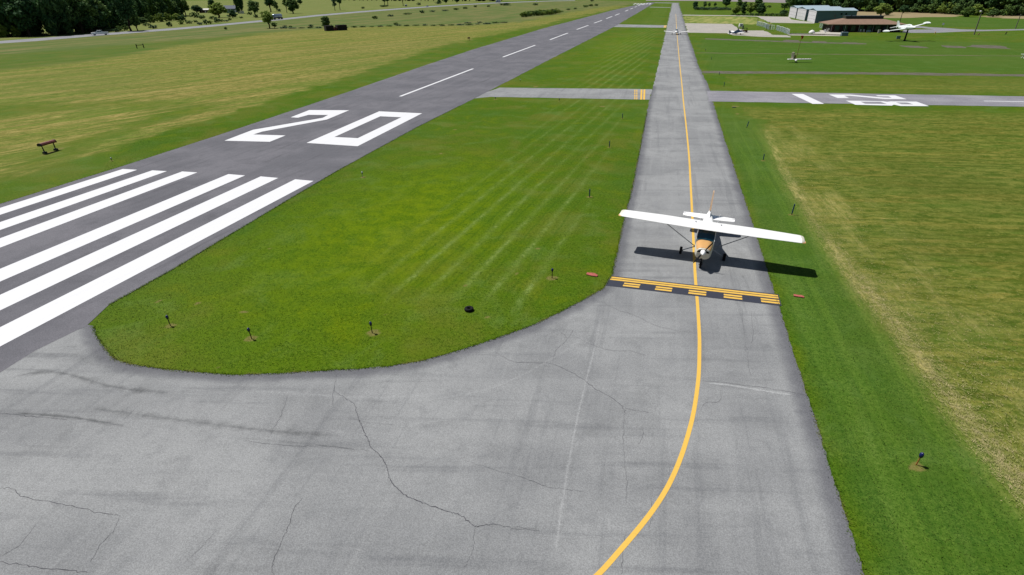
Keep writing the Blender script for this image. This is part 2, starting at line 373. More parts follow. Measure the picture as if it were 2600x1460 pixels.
def grassmat():
    t = NT('grass_and_hay')
    za = t.sep(t.attr('za').outputs["Color"]); zb = t.sep(t.attr('zb').outputs["Color"]); zc = t.sep(t.attr('zc').outputs["Color"])
    fine = t.noise(16, 3, .75); f2 = t.noise(5.5, 4, .7); mid = t.noise(1.3, 4, .62); big = t.noise(.13, 4, .55); huge = t.noise(.02, 3, .5)
    tex = t.math('ADD', t.math('MULTIPLY', fine, .55), t.math('MULTIPLY', f2, .45))
    tx = t.map(tex, .36, .66); tm = t.map(t.math('ADD', t.math('MULTIPLY', mid, .65), t.math('MULTIPLY', f2, .35)), .36, .64)
    # lawn
    g1 = t.noise(.75, 5, .68); g2 = t.noise(.26, 5, .65, dist=.6); g3 = t.noise(9, 2, .9)
    lawn = t.mix(tx, lin((46, 74, 8)), lin((94, 120, 34)))
    lawn = t.mix(t.math('MULTIPLY', t.map(g1, .42, .62), .5), lawn, lin((62, 98, 14)))
    lawn = t.mix(t.math('MULTIPLY', t.map(g2, .50, .66), .55), lawn, t.mix(tx, lin((66, 96, 40)), lin((104, 130, 72))))
    lawn = t.mix(t.math('MULTIPLY', t.map(g2, .46, .34), .5), lawn, t.mix(tx, lin((70, 96, 4)), lin((112, 126, 18))))
    lawn = t.mix(t.math('MULTIPLY', t.map(big, .52, .70), .5), lawn, lin((100, 104, 40)))
    g4 = t.noise(.11, 4, .62, dist=.4)
    lawn = t.mix(t.math('MULTIPLY', t.map(g4, .50, .64), .5), lawn, t.mix(tx, lin((74, 88, 28)), lin((114, 116, 56))))
    lawn = t.mix(t.math('MULTIPLY', t.map(g4, .47, .36), .45), lawn, t.mix(tx, lin((40, 78, 14)), lin((76, 112, 38))))
    lawn = t.mix(t.math('MULTIPLY', zb[1], .70), lawn, t.mix(t.math('ADD', t.math('MULTIPLY', tx, .6), t.math('MULTIPLY', t.map(g1, .4, .62), .4)), lin((58, 96, 0)), lin((122, 142, 8))))
    lawn = t.mix(t.math('MULTIPLY', t.map(g3, .66, .76), .35), lawn, lin((150, 164, 112)))
    dk = t.mix(tx, lin((42, 78, 26)), lin((88, 118, 52)))
    bands = t.noise(1.0, 4, .62, vec=t.mapping(R(5), (.014, .5, 1)))
    dk = t.mix(t.math('MULTIPLY', t.map(bands, .42, .62), .6), dk, lin((60, 92, 30)))
    dk = t.mix(t.math('MULTIPLY', t.map(g2, .5, .66), .4), dk, lin((84, 114, 58)))
    vb = t.noise(1.0, 3, .6, vec=t.mapping(R(91), (.03, 1.5, 1)))
    dk = t.mix(t.math('MULTIPLY', t.map(vb, .45, .62), t.map(t.sepxyz(t.pos)[1], 95, 70, 0, .5)), dk, t.mix(tx, lin((68, 104, 30)), lin((104, 132, 60))))
    lawn = t.mix(zc[1], lawn, dk)
    # mowing lines
    xyz = t.sepxyz(t.pos); warp = t.math('MULTIPLY', t.math('SUBTRACT', t.noise(.25, 3), .5), .42)
    u = t.math('ADD', t.math('SUBTRACT', xyz[0], t.math('MULTIPLY', xyz[1], .098)), warp)
    fr = t.math('FRACT', t.math('DIVIDE', u, 1.75)); pk = t.math('MULTIPLY', t.math('ABSOLUTE', t.math('SUBTRACT', fr, .5)), 2.0)
    clump = t.map(t.noise(1.1, 5, .75), .36, .64)
    ln = t.math('ADD', t.math('MULTIPLY', t.map(pk, .42, 1.0), .13), t.math('MULTIPLY', t.math('MULTIPLY', t.math('MULTIPLY', t.map(pk, .70, .99), clump), t.map(t.noise(.42, 4, .7), .40, .62)), .50))
    ln2 = t.math('MULTIPLY', t.map(pk, .16, .0), .4)
    sm = t.math('MULTIPLY', ln, zb[0])
    lawn = t.mix(sm, lawn, t.mix(tx, lin((94, 122, 60)), lin((156, 174, 118))))
    lawn = t.mix(t.math('MULTIPLY', t.math('MULTIPLY', ln2, zb[0]), .8), lawn, lin((48, 86, 12)))
    # left hay field: raked lines over green and tan patches
    h1 = t.noise(1.0, 6, .74, vec=t.mapping(R(69), (.55, 1.9, 1)), dist=.4)
    h1c = t.noise(1.0, 5, .7, vec=t.mapping(R(69), (.06, 1.9, 1)))
    pa_ = t.noise(1.0, 5, .68, vec=t.mapping(R(69), (.05, .16, 1)), dist=.5); pb2 = t.noise(1.0, 5, .7, vec=t.mapping(R(66), (.09, .34, 1)), dist=.4)
    hl = t.mix(t.map(h1, .38, .62), lin((84, 100, 38)), lin((150, 142, 88)))
    hl = t.mix(t.math('MULTIPLY', t.map(pa_, .50, .34), .75), hl, t.mix(tx, lin((78, 102, 34)), lin((112, 130, 60))))
    hl = t.mix(t.math('MULTIPLY', t.map(pb2, .54, .68), .7), hl, t.mix(t.map(h1, .4, .6), lin((140, 126, 84)), lin((186, 166, 118))))
    hl = t.mix(t.math('MULTIPLY', t.map(h1c, .53, .66), .62), hl, lin((80, 92, 34)))
    hl = t.mix(t.math('MULTIPLY', t.map(h1c, .46, .35), .5), hl, lin((168, 156, 104)))
    bnd = t.noise(1.0, 3, .6, vec=t.mapping(R(69), (.012, .42, 1)), dist=.2); thin = t.noise(1.0, 4, .65, vec=t.mapping(R(69), (.03, 1.5, 1)))
    hl = t.mix(t.math('MULTIPLY', t.map(bnd, .50, .40), .6), hl, t.mix(t.map(h1, .4, .6), lin((76, 104, 28)), lin((112, 132, 58))))
    hl = t.mix(t.math('MULTIPLY', t.map(bnd, .52, .62), .5), hl, t.mix(t.map(h1, .4, .6), lin((136, 124, 74)), lin((176, 158, 110))))
    hl = t.mix(t.math('MULTIPLY', t.map(thin, .47, .38), .6), hl, lin((78, 92, 32)))
    hl = t.mix(t.math('MULTIPLY', t.map(t.noise(3.2, 4, .75), .36, .66), .42), hl, lin((78, 92, 40)))
    hl = t.mix(t.math('MULTIPLY', t.map(t.noise(2.3, 4, .8), .56, .70), .35), hl, lin((182, 168, 122)))
    # right hay field
    h2 = t.noise(1.0, 6, .76, vec=t.mapping(R(8), (.8, 1.6, 1)), dist=.7); h2b = t.noise(1.0, 5, .72, vec=t.mapping(R(9), (.09, .6, 1)), dist=.4)
    h3 = t.noise(1.0, 5, .72, vec=t.mapping(R(94), (.6, 3.2, 1)), dist=.8); hp_ = t.noise(1.0, 5, .7, vec=t.mapping(R(10), (.16, .34, 1)), dist=.5)
    hr = t.mix(t.map(h2, .38, .62), lin((66, 90, 24)), lin((122, 128, 64)))
    hr = t.mix(t.math('MULTIPLY', t.map(h2b, .5, .64), .62), hr, t.mix(t.map(h2, .4, .6), lin((96, 98, 38)), lin((146, 134, 72))))
    hr = t.mix(t.math('MULTIPLY', t.map(h2b, .46, .32), .62), hr, t.mix(tx, lin((52, 82, 18)), lin((88, 116, 42))))
    hr = t.mix(t.math('MULTIPLY', t.map(hp_, .52, .68), .6), hr, t.mix(tx, lin((62, 92, 20)), lin((100, 128, 56))))
    hr = t.mix(t.math('MULTIPLY', t.map(hp_, .44, .30), .5), hr, t.mix(tx, lin((104, 104, 46)), lin((158, 148, 92))))
    hr = t.mix(t.math('MULTIPLY', t.map(h3, .56, .72), .4), hr, lin((146, 150, 88)))
    hr = t.mix(t.math('MULTIPLY', t.map(t.noise(1.0, 4, .7, vec=t.mapping(R(8), (.3, 1.2, 1))), .66, .74), .7), hr, lin((182, 164, 116)))
    bnr = t.noise(1.0, 4, .65, vec=t.mapping(R(8), (.02, .55, 1)), dist=.25); thr = t.noise(1.0, 4, .65, vec=t.mapping(R(8), (.05, 2.0, 1)))
    hr = t.mix(t.math('MULTIPLY', t.map(bnr, .54, .66), .42), hr, t.mix(t.map(h2, .4, .6), lin((106, 108, 44)), lin((156, 148, 84))))
    hr = t.mix(t.math('MULTIPLY', t.map(thr, .47, .37), .6), hr, lin((62, 78, 22)))
    hr = t.mix(t.math('MULTIPLY', tx, .5), hr, lin((54, 74, 20)))
    hr = t.mix(t.math('MULTIPLY', t.map(t.noise(.06, 4, .6), .48, .66), .4), hr, lin((74, 84, 26)))
    hr = t.mix(t.math('MULTIPLY', t.map(t.noise(3.4, 4, .8), .54, .70), .38), hr, lin((164, 164, 104)))
    straw = t.mix(t.map(h3, .36, .64), lin((112, 122, 62)), lin((182, 172, 122)))
    # rough meadow
    me1 = t.noise(1.0, 5, .65, vec=t.mapping(R(82), (.02, .12, 1)))
    md = t.mix(t.map(me1, .36, .64), lin((80, 104, 58)), lin((122, 118, 86)))
    md = t.mix(t.math('MULTIPLY', t.map(t.noise(.25, 5, .7), .40, .64), .6), md, lin((88, 104, 58)))
    md = t.mix(t.math('MULTIPLY', tx, .2), md, lin((70, 88, 44)))
    pale = t.mix(t.map(t.noise(1.0, 4, .6, vec=t.mapping(R(80), (.03, .4, 1))), .4, .62), lin((112, 130, 70)), lin((148, 150, 100)))
    bare = t.mix(tx, lin((124, 116, 80)), lin((92, 104, 44)))
    c = t.mix(za[2], lawn, md); c = t.mix(za[0], c, hl); c = t.mix(za[1], c, hr); c = t.mix(zc[2], c, pale)
    c = t.mix(t.math('MULTIPLY', zb[2], t.map(f2, .25, .65)), c, straw)
    bn = t.math('ADD', zc[0], t.math('MULTIPLY', t.math('SUBTRACT', f2, .5), .9))
    c = t.mix(t.math('MULTIPLY', t.map(bn, .3, .75), t.math('MULTIPLY', zc[0], 1.4, clamp=True)), c, bare)
    c = t.mix(t.math('MULTIPLY', t.map(huge, .45, .65), .18), c, lin((96, 110, 62)))
    gm = t.n.new('ShaderNodeMix'); gm.data_type = 'RGBA'; gm.blend_type = 'MULTIPLY'; gm.inputs['Factor'].default_value = 1; t.l.new(c, gm.inputs[6]); gm.inputs[7].default_value = (1.37, 1.31, 1.06, 1); c = gm.outputs[2]
    t.col(c); t.bump(tex, .55, .06)
    up = t.n.new("ShaderNodeCombineXYZ"); up.inputs[2].default_value = 1.0; t.l.new(up.outputs[0], [q for q in t.n if q.bl_idname == 'ShaderNodeBump'][0].inputs['Normal'])
    t.b.inputs["Roughness"].default_value = 1.0; t.b.inputs["Specular IOR Level"].default_value = .05
    return t.m
M_['grass'] = grassmat()

def axis(lo, hi, step, g, far0, far1):
    mid = list(np.arange(lo, hi+1e-6, step)); a = []; s = step; p = hi
    while p < far1: s *= g; p += s; a.append(p)
    b = []; s = step; p = lo
    while p > far0: s *= g; p -= s; b.append(p)
    return np.array(b[::-1]+mid+a)
gx = axis(-70, 40, .25, 1.05, -6000, 6000)
gy = np.concatenate([axis(6, 6.2, .25, 1.12, -1500, 6.1)[:-1], axis(6.5, 60, .25, 1.028, 6.4, 6500)[1:]])
gy = np.unique(np.round(gy, 4))
XX, YY = np.meshgrid(gx, gy); nx, ny = len(gx), len(gy)
verts = np.stack([XX.ravel(), YY.ravel(), np.zeros(nx*ny)], 1).astype(np.float32)
ii = (np.arange(ny-1)[:, None]*nx+np.arange(nx-1)[None, :]).ravel()
quads = np.stack([ii, ii+1, ii+1+nx, ii+nx], 1).astype(np.int32)
def fastmesh(name, verts, faces, mat):
    me = bpy.data.meshes.new(name); nv, nf, k = len(verts), len(faces), faces.shape[1]
    me.vertices.add(nv); me.vertices.foreach_set('co', np.asarray(verts, np.float32).ravel())
    me.loops.add(nf*k); me.loops.foreach_set('vertex_index', faces.astype(np.int32).ravel())
    me.polygons.add(nf); me.polygons.foreach_set('loop_start', np.arange(0, nf*k, k, dtype=np.int32))
    me.update(calc_edges=True); me.materials.append(mat); return me
gme = fastmesh('ground', verts, quads, M_['grass']); set_zone_attrs(gme, XX.ravel(), YY.ravel())
ground = bpy.data.objects.new('ground', gme); COL.objects.link(ground)
tag(ground, 'wide flat airfield of mown lawn, cut hay and rough meadow', 'ground', kind='structure')

# ------------------------------------------------------------------ flat sheets
def densify(pts, j=.03, step=.35, seed=0):
    rnd = random.Random(seed); out = []
    n = len(pts)
    for i in range(n):
        a, b = Vector((pts[i][0], pts[i][1])), Vector((pts[(i+1) % n][0], pts[(i+1) % n][1])); L = (b-a).length
        d = max(8.0, min(a.length, b.length)); s = step*max(1, d/25); k = max(1, min(400, int(L/s)))
        nrm = Vector((-(b-a).y, (b-a).x)).normalized() if L > 0 else Vector((0, 0))
        for q in range(k):
            p = a+(b-a)*(q/k); jj = j*max(1, p.length/30)
            out.append(p+nrm*rnd.uniform(-jj, jj) if (q and j) else p)
    return out
def sheet(name, loops, z, mat, parent=None, j=0.0, step=.35, seed=0):
    """one flat mesh made of several separate outlines (each may have holes: a list of loops)"""
    vs, fs = [], []
    for lp in loops:
        rings = [lp] if isinstance(lp[0][0], (int, float)) else lp
        rings = [densify(r, j, step, seed) if j else [Vector((p[0], p[1])) for p in r] for r in rings]
        v3 = [[Vector((p.x, p.y, 0)) for p in r] for r in rings]; base = len(vs)
        for r in v3: vs += [(p.x, p.y, z) for p in r]
        for tr in tessellate_polygon(v3): fs.append(tuple(base+i for i in tr))
    me = bpy.data.meshes.new(name); me.from_pydata(vs, [], fs); me.update()
    bm = bmesh.new(); bm.from_mesh(me)
    for f in bm.faces:
        if f.normal.z < 0: f.normal_flip()
    bm.to_mesh(me); bm.free(); me.materials.append(mat)
    o = bpy.data.objects.new(name, me); COL.objects.link(o); o.parent = parent
    return o
def px(pts): return [tuple(G(*p)[:2]) for p in pts]
def z4(ox, oy, s, pts): return [(ox+x*s, oy+y*s) for x, y in pts]
def extend(a, b, yto):   # continue the line a->b to the given world y
    t = (yto-a[1])/(b[1]-a[1]); return (a[0]+(b[0]-a[0])*t, yto)

# --- runway 20
rr = px(RW_R); rl = px(RW_L)
rw_poly = [(-28.6, -25.0), (-28.5, 3.0)]+px(PADB)[::-1]+rr+rl[::-1]+[(-51.1, 5.0), (-51.1, -25.0)]
runway = sheet('runway', [rw_poly], .016, M_['runway'], j=.02, step=.5)
tag(runway, 'dark grey main runway with white number 20 and threshold stripes', 'runway', kind='structure')
STR = [(312, 429.5, 348.7, 431.6), (386.8, 433, 423.8, 435.1), (462.9, 435.8, 501, 438.3), (580, 442.5, 622.2, 446), (662, 448.4, 706.4, 452.3), (749.4, 455.7, 795.9, 459.9)]
W_ = 5.75*.3048
for k, (a, b, c, d) in enumerate(STR):
    p, q = G(a, b), G(c, d); o_ = (-6, -4, -2, 1, 3, 5)[k]
    sheet('threshold_stripe', [[(p.x, p.y), (q.x, q.y), (-40.03+(o_+1)*W_+.02*o_, -3.6), (-40.03+o_*W_+.02*o_, -3.6)]], .021, M_['white_line'], runway)
Z1 = (0, 200, .34938)
two = z4(*Z1, [(1632, 451), (1960, 459), (2075, 413), (1840, 406), (1905, 385), (2375, 297), (2537, 230), (2248, 228), (2113, 281), (2165, 284), (2243, 263), (2385, 264), (2345, 285), (1838, 372)])
sheet('number', [px(two)], .021, M_['white_line'], runway)['label'] = 'white painted numeral 2'
zo = [(778.4, 363.2), (908, 371.6), (1071.6, 288), (962.8, 283)]; zi = [(849, 348.2), (908.5, 351.2), (1019.2, 298), (965.5, 295.6)]
sheet('number', [[px(zo), px(zi)]], .021, M_['white_line'], runway)['label'] = 'white painted numeral 0'
def dash(x0, y0, x1, y1, w=.55):
    a, b = Vector((x0, y0)), Vector((x1, y1)); n = Vector((-(b-a).y, (b-a).x)).normalized()*w/2
    return [tuple(a-n), tuple(b-n), tuple(b+n), tuple(a+n)]
DS = [(1016, 245), (1201, 174.6), (1277, 145), (1359, 114.8), (1396.3, 101), (1442, 83.8), (1464.4, 75), (1494, 64.3), (1508.3, 58.8), (1528.5, 51.7), (1539.3, 47.4), (1554.5, 41.6), (1562, 39.1), (1573, 34.6)]
for k in range(0, 14, 2):
    p, q = G(*DS[k]), G(*DS[k+1]); sheet('centreline_dash', [dash(p.x, p.y, q.x, q.y, .5+.02*k)], .021, M_['white_line'], runway)
xe = G(*DS[-1]).x
for k in range(7, 12):
    y0 = 84.0+60.97*k
    if y0 > 760: break
    f = (k-7)/5; xx = xe*(1-f)+(-37.0)*f
    sheet('centreline_dash', [dash(xx, y0, xx, y0+36.6, .75)], .021, M_['white_line'], runway)
for k in range(6):
    x0 = -48.0+k*3.75
    sheet('threshold_stripe', [[(x0, 770), (x0+1.9, 770), (x0+2.0, 822), (x0+.1, 822)]], .021, M_['white_line'], runway)
# far numerals 02, mirrored end of the same runway
for cx, ring in ((-39.2, 'two'), (-34.2, 'zero')):
    if ring == 'zero': lp = [[(cx-1.6, 735), (cx+1.6, 735), (cx+1.6, 753), (cx-1.6, 753)], [(cx-.9, 739), (cx+.9, 739), (cx+.9, 749), (cx-.9, 749)]]
    else: lp = [[(cx-1.6, 735), (cx+1.6, 735), (cx+1.6, 738), (cx-.4, 738), (cx+1.6, 747), (cx+1.6, 753), (cx-1.6, 753), (cx-1.6, 749), (cx+.9, 749), (cx+.7, 747.5), (cx-1.6, 739)]]
    sheet('number', [lp], .021, M_['white_line'], runway)

# --- taxiway with the turning pad
def graded_sheet(name, outline, edges, z, mat, near=.5):
    poly = densify(outline, .038, .2, 5); arr = np.array([(p.x, p.y) for p in poly])
    xs, ys = [], []
    x0, y0 = arr.min(0); x1, y1 = arr.max(0)
    y = y0
    pts = []
    while y < y1:
        st = near*max(1, abs(y)/30); x = x0
        while x < x1: pts.append((x+random.uniform(-.1, .1)*st, y+random.uniform(-.1, .1)*st)); x += min(st, 1.2) if x1-x0 < 60 else st
        y += st
    pts = np.array(pts); keep = inpoly(pts[:, 0], pts[:, 1], arr) & (segdist(pts[:, 0], pts[:, 1], arr, True) > .12); pts = pts[keep]
    vv = [Vector(p) for p in arr]+[Vector(p) for p in pts]
    res = delaunay_2d_cdt(vv, [(i, (i+1) % len(arr)) for i in range(len(arr))], [], 1, 1e-5)
    co = np.array([(v.x, v.y, z) for v in res[0]]); fc = [f for f in res[2]]
    me = bpy.data.meshes.new(name); me.from_pydata(co.tolist(), [], fc); me.update()
    bm = bmesh.new(); bm.from_mesh(me)
    for f in bm.faces:
        if f.normal.z < 0: f.normal_flip()
    bm.to_mesh(me); bm.free()
    cx = np.zeros(len(me.vertices)*3); me.vertices.foreach_get('co', cx); cx = cx.reshape(-1, 3)
    d = np.full(len(cx), 1e9)
    for e in edges: d = np.minimum(d, segdist(cx[:, 0], cx[:, 1], e))
    a = me.color_attributes.new('pave', 'FLOAT_COLOR', 'POINT'); arr4 = np.zeros((len(cx), 4), np.float32); arr4[:, 3] = 1
    arr4[:, 0] = 1-sstep(d, .0, 1.25)
    # dark worn smudges left on the pad
    sm = np.exp(-((cx[:, 0]+24)/5.0)**2-((cx[:, 1]-15.5)/1.4)**2)+.7*np.exp(-((cx[:, 0]+9.5)/4.0)**2-((cx[:, 1]-15.6+.12*(cx[:, 0]+9))/.35)**2)
    arr4[:, 2] = np.clip(sm, 0, 1)*.55
    a.data.foreach_set('color', arr4.ravel()); me.materials.append(mat)
    o = bpy.data.objects.new(name, me); COL.objects.link(o); return o
pb = px(PADB); end = extend(pb[-2], pb[-1], -22.0)
tx_poly = px(TX_L)+px(CURVE)+[(-31.0, px(CURVE)[-1][1]), (-31.0, -22.0), (6.95, -22.0)]+px(TX_R)
taxiway = graded_sheet('taxiway', tx_poly, [INFIELD_EDGE, TXR_EDGE], .012, M_['taxi'])
tag(taxiway, 'pale worn asphalt taxiway widening into a curved pad in front', 'taxiway', kind='structure')

# yellow centre line, smooth curve through measured points
CL = [(1516, 1462), (1579, 1397), (1638, 1329), (1681, 1272), (1713, 1217), (1738, 1152), (1757, 1080), (1766.5, 1030), (1773.5, 976), (1776, 940), (1777, 900), (1775.5, 850), (1771, 775), (1765, 699), (1761, 620), (1757.4, 542.6), (1753, 460), (1749, 392), (1741, 310), (1735, 255.7), (1731, 212), (1726, 164.8), (1719.7, 95.9), (1717.5, 67), (1716, 35.3)]
cp = [Vector(p) for p in px(CL)]
for _ in range(3): cp = [cp[0]]+[cp[i]*.5+(cp[i-1]*(cp[i+1]-cp[i]).length+cp[i+1]*(cp[i]-cp[i-1]).length)/((cp[i+1]-cp[i]).length+(cp[i]-cp[i-1]).length)*.5 if i < 11 else cp[i] for i in range(1, len(cp)-1)]+[cp[-1]]
d0 = (cp[0]-cp[1]).normalized(); a0_ = math.atan2(d0.y, d0.x)
for k in range(6):
    a0_ -= .12; cp = [cp[0]+Vector((math.cos(a0_), math.sin(a0_)))*1.2]+cp
def catmull(p, k=8):
    out = []
    for i in range(len(p)-1):
        a, b, c, d = p[max(0, i-1)], p[i], p[i+1], p[min(len(p)-1, i+2)]
        for q in range(k):
            t = q/k; out.append(.5*((2*b)+(c-a)*t+(2*a-5*b+4*c-d)*t*t+(3*b-a-3*c+d)*t**3))
    return out+[p[-1]]
def ribbon(path, w, wf=None):
    L, Rr = [], []
    for i, p in enumerate(path):
        t = (path[min(i+1, len(path)-1)]-path[max(i-1, 0)]).normalized(); n = Vector((-t.y, t.x)); ww = w*(wf(i/len(path)) if wf else 1)
        L.append(p+n*ww/2); Rr.append(p-n*ww/2)
    return L, Rr
def strip_mesh(name, paths, z, mat, parent, attr=None):
    vs, fs = [], []
    for L, Rr in paths:
        b = len(vs); n = len(L)
        for i in range(n): vs += [(L[i].x, L[i].y, z), (Rr[i].x, Rr[i].y, z)]
        fs += [(b+2*i, b+2*i+1, b+2*i+3, b+2*i+2) for i in range(n-1)]
    me = bpy.data.meshes.new(name); me.from_pydata(vs, [], fs); me.update()
    bm = bmesh.new(); bm.from_mesh(me)
    for f in bm.faces:
        if f.normal.z < 0: f.normal_flip()
    bm.to_mesh(me); bm.free(); me.materials.append(mat)
    o = bpy.data.objects.new(name, me); COL.objects.link(o); o.parent = parent; return o
hold_y = G(1765, 715).y
path = catmull(cp)
strip_mesh('centre_line', [ribbon(path, .165)], .018, M_['yellow_line'], taxiway)
# hold line: black ground with two solid and two broken yellow lines
Z2 = (1540, 690, 460/2576)
HB = [G(1553, 701), G(1976.5, 748), G(1984.5, 777.5), G(1537, 725.8)]
def hb(u, v): return tuple(((HB[0]*(1-u)+HB[1]*u)*(1-v)+(HB[3]*(1-u)+HB[2]*u)*v)[:2])
hl_o = sheet('hold_line', [[hb(0, 0), hb(1, 0), hb(1, 1), hb(0, 1)]], .022, M_['black_line'], taxiway)
yl = [[hb(.004, v), hb(.994, v), hb(.994, v+.135), hb(.004, v+.135)] for v in (.085, .275)]
for (u0, u1) in ((.1, .198), (.292, .39), (.487, .588), (.687, .79), (.893, .994)):
    for v in (.52, .73): yl.append([hb(u0, v), hb(u1, v), hb(u1, v+.135), hb(u0, v+.135)])
sheet('hold_line_stripes', yl, .026, M_['yellow_line'], taxiway)

# cracks, traced from the pavement
C1 = [(855, 952), (850, 990), (880, 1012), (902, 1030), (908, 1055), (917, 1080), (932, 1110), (940, 1132), (965, 1158), (982, 1182), (988, 1210), (1000, 1232), (1030, 1258), (1060, 1272), (1105, 1288), (1140, 1300), (1170, 1310), (1190, 1325), (1207, 1338), (1235, 1333), (1262, 1333), (1300, 1341), (1370, 1348)]
CR_ = [(C1, .034), ([(850, 985), (845, 1005), (846, 1030)], .016), ([(730, 1005), (717, 1050), (700, 1080), (684, 1110)], .016),
       ([(770, 1265), (748, 1290), (735, 1330), (722, 1360), (705, 1400), (690, 1440), (700, 1470)], .02),
       ([(1207, 1338), (1203, 1365), (1200, 1400), (1178, 1445)], .012),
       ([(0, 1240), (32, 1242), (60, 1262), (130, 1275), (200, 1290), (270, 1305), (305, 1308)], .02),
       ([(305, 1308), (290, 1345), (255, 1385), (228, 1432)], .014), ([(0, 1428), (60, 1436), (120, 1444), (200, 1450), (222, 1455)], .024), ([(92, 1330), (50, 1385), (0, 1413)], .012),
       ([(0, 1050), (60, 1055), (120, 1062), (170, 1066)], .03), ([(350, 1032), (330, 1052), (312, 1068)], .012),
       ([(620, 1120), (680, 1127), (760, 1133), (830, 1133), (900, 1142), (935, 1146)], .014),
       ([(1256, 893), (1300, 918), (1340, 921), (1400, 925), (1440, 941), (1478, 962), (1510, 988), (1550, 1008), (1583, 1037), (1587, 1055)], .026),
       ([(1583, 1037), (1620, 1044), (1650, 1050)], .012), ([(1402, 925), (1412, 890), (1440, 862), (1425, 845)], .016), ([(1440, 862), (1455, 838)], .014), ([(1456, 852), (1500, 875), (1550, 890), (1600, 892), (1640, 903)], .016),
       ([(1531, 770), (1570, 788), (1620, 805), (1660, 825), (1720, 840), (1755, 842)], .016), ([(1587, 1060), (1582, 1110), (1586, 1180), (1592, 1230), (1588, 1280)], .012),
       ([(1630, 1080), (1632, 1105), (1620, 1130)], .011), ([(1778, 1045), (1792, 1022), (1826, 1020), (1830, 990)], .013), ([(1893, 880), (1902, 930), (1906, 955)], .012),
       ([(1305, 1205), (1345, 1220), (1400, 1240), (1440, 1243), (1490, 1252)], .015), ([(1180, 1170), (1260, 1195), (1300, 1206)], .01), ([(1588, 1360), (1582, 1410), (1580, 1460)], .014), ([(1653, 1265), (1655, 1310), (1648, 1340)], .01),
       ([(1872, 1115), (1868, 1145)], .01), ([(1700, 1180), (1698, 1240)], .01), ([(1300, 1338), (1360, 1342)], .01),
       ([(1785, 968), (1830, 971), (1890, 979), (1960, 988), (2030, 1000), (2048, 1005)], .02), ([(1885, 780), (1888, 840), (1900, 900)], .01), ([(1908, 790), (1912, 850), (1906, 890)], .01),
       ([(880, 1060), (930, 1072), (1000, 1078)], .01), ([(560, 1340), (520, 1380), (470, 1430)], .008)]
paths = []; rnd = random.Random(3)
for pts, w in CR_:
    pp = catmull([Vector(p) for p in px(pts)], 7)
    pp = [p+Vector((rnd.gauss(0, .018), rnd.gauss(0, .018))) for p in pp]
    paths.append(ribbon(pp, w, lambda t: (.35+.8*rnd.random())*(1-.75*abs(2*t-1)**4)))
strip_mesh('surface_cracks', paths, .0165, M_['crack'], taxiway)
# paler seams: same asphalt, marked pale along the middle of the strip
def soft_strip(name, pts, w, chan, amount, parent, z, mat):
    pp = catmull([Vector(p) for p in px(pts)], 10); vs, fs, at = [], [], []
    n = len(pp); offs = (-.5, -.28, 0, .28, .5)
    for i, p in enumerate(pp):
        t = (pp[min(i+1, n-1)]-pp[max(i-1, 0)]).normalized(); nr = Vector((-t.y, t.x))
        for o_ in offs:
            q = p+nr*o_*w*(.8+.4*math.sin(i*1.7)*math.sin(i*.9)); vs.append((q.x, q.y, z)); at.append(amount*(1-abs(o_)*2)**.8*min(1, 8*i/n, 8*(n-1-i)/n))
    k = len(offs)
    for i in range(n-1):
        for j in range(k-1): fs.append((i*k+j, i*k+j+1, (i+1)*k+j+1, (i+1)*k+j))
    me = bpy.data.meshes.new(name); me.from_pydata(vs, [], fs); me.update()
    bm = bmesh.new(); bm.from_mesh(me)
    for f in bm.faces:
        if f.normal.z < 0: f.normal_flip()
    bm.to_mesh(me); bm.free()
    a = me.color_attributes.new('pave', 'FLOAT_COLOR', 'POINT'); arr = np.zeros((len(vs), 4), np.float32); arr[:, 3] = 1; arr[:, chan] = at
    vv_ = np.array(vs); dd = np.minimum(segdist(vv_[:, 0], vv_[:, 1], INFIELD_EDGE), segdist(vv_[:, 0], vv_[:, 1], TXR_EDGE)); arr[:, 0] = 1-sstep(dd, .0, 1.25)
    a.data.foreach_set('color', arr.ravel()); me.materials.append(mat)
    o = bpy.data.objects.new(name, me); COL.objects.link(o); o.parent = parent; return o
soft_strip('pale_seam', [(1531, 770), (1515, 860), (1490, 960), (1462, 1080), (1440, 1200), (1420, 1330), (1400, 1500)], .34, 1, .75, taxiway, .0145, M_['taxi'])
soft_strip('pale_seam', [(1784, 972), (1840, 977), (1900, 986), (1960, 996), (2030, 1006)], .26, 1, 1.1, taxiway, .0150, M_['taxi'])
soft_strip('dark_seam', [(1785, 1300), (1782, 1200), (1790, 1100), (1798, 1000), (1800, 900)], .5, 2, .4, taxiway, .0142, M_['taxi'])
for k, (pts, w, a) in enumerate([([(180, 1030), (420, 1062), (660, 1092), (900, 1110)], 1.0, .75), ([(600, 1112), (760, 1125), (930, 1146)], .4, .65), ([(20, 1048), (180, 1060), (330, 1085)], .5, .9), ([(20, 960), (140, 945), (300, 985), (460, 1000)], .9, .8), ([(60, 915), (130, 885), (215, 880)], .5, .6), ([(560, 985), (800, 990), (1000, 965), (1300, 890), (1480, 800)], 1.0, .45), ([(300, 1310), (600, 1350), (900, 1370), (1250, 1395)], .8, .4), ([(1780, 770), (1850, 690), (1880, 640)], .4, .5), ([(1905, 770), (1900, 730), (1880, 690)], .5, .6)]):
    soft_strip('dark_streak', pts, w, 2, a, taxiway, .0126+.0001*k, M_['taxi'])
for k, (pts, w, a) in enumerate([([(520, 985), (760, 1000), (950, 1010), (1130, 1000)], .7, .6), ([(1050, 1020), (1250, 985), (1420, 900), (1500, 840)], .5, .6), ([(640, 1060), (800, 1085), (980, 1120), (1180, 1160)], .5, .5), ([(2010, 1010), (1990, 1080), (2030, 1160)], .3, .5)]):
    soft_strip('pale_streak', pts, w, 1, a, taxiway, .0136+.0001*k, M_['taxi'])

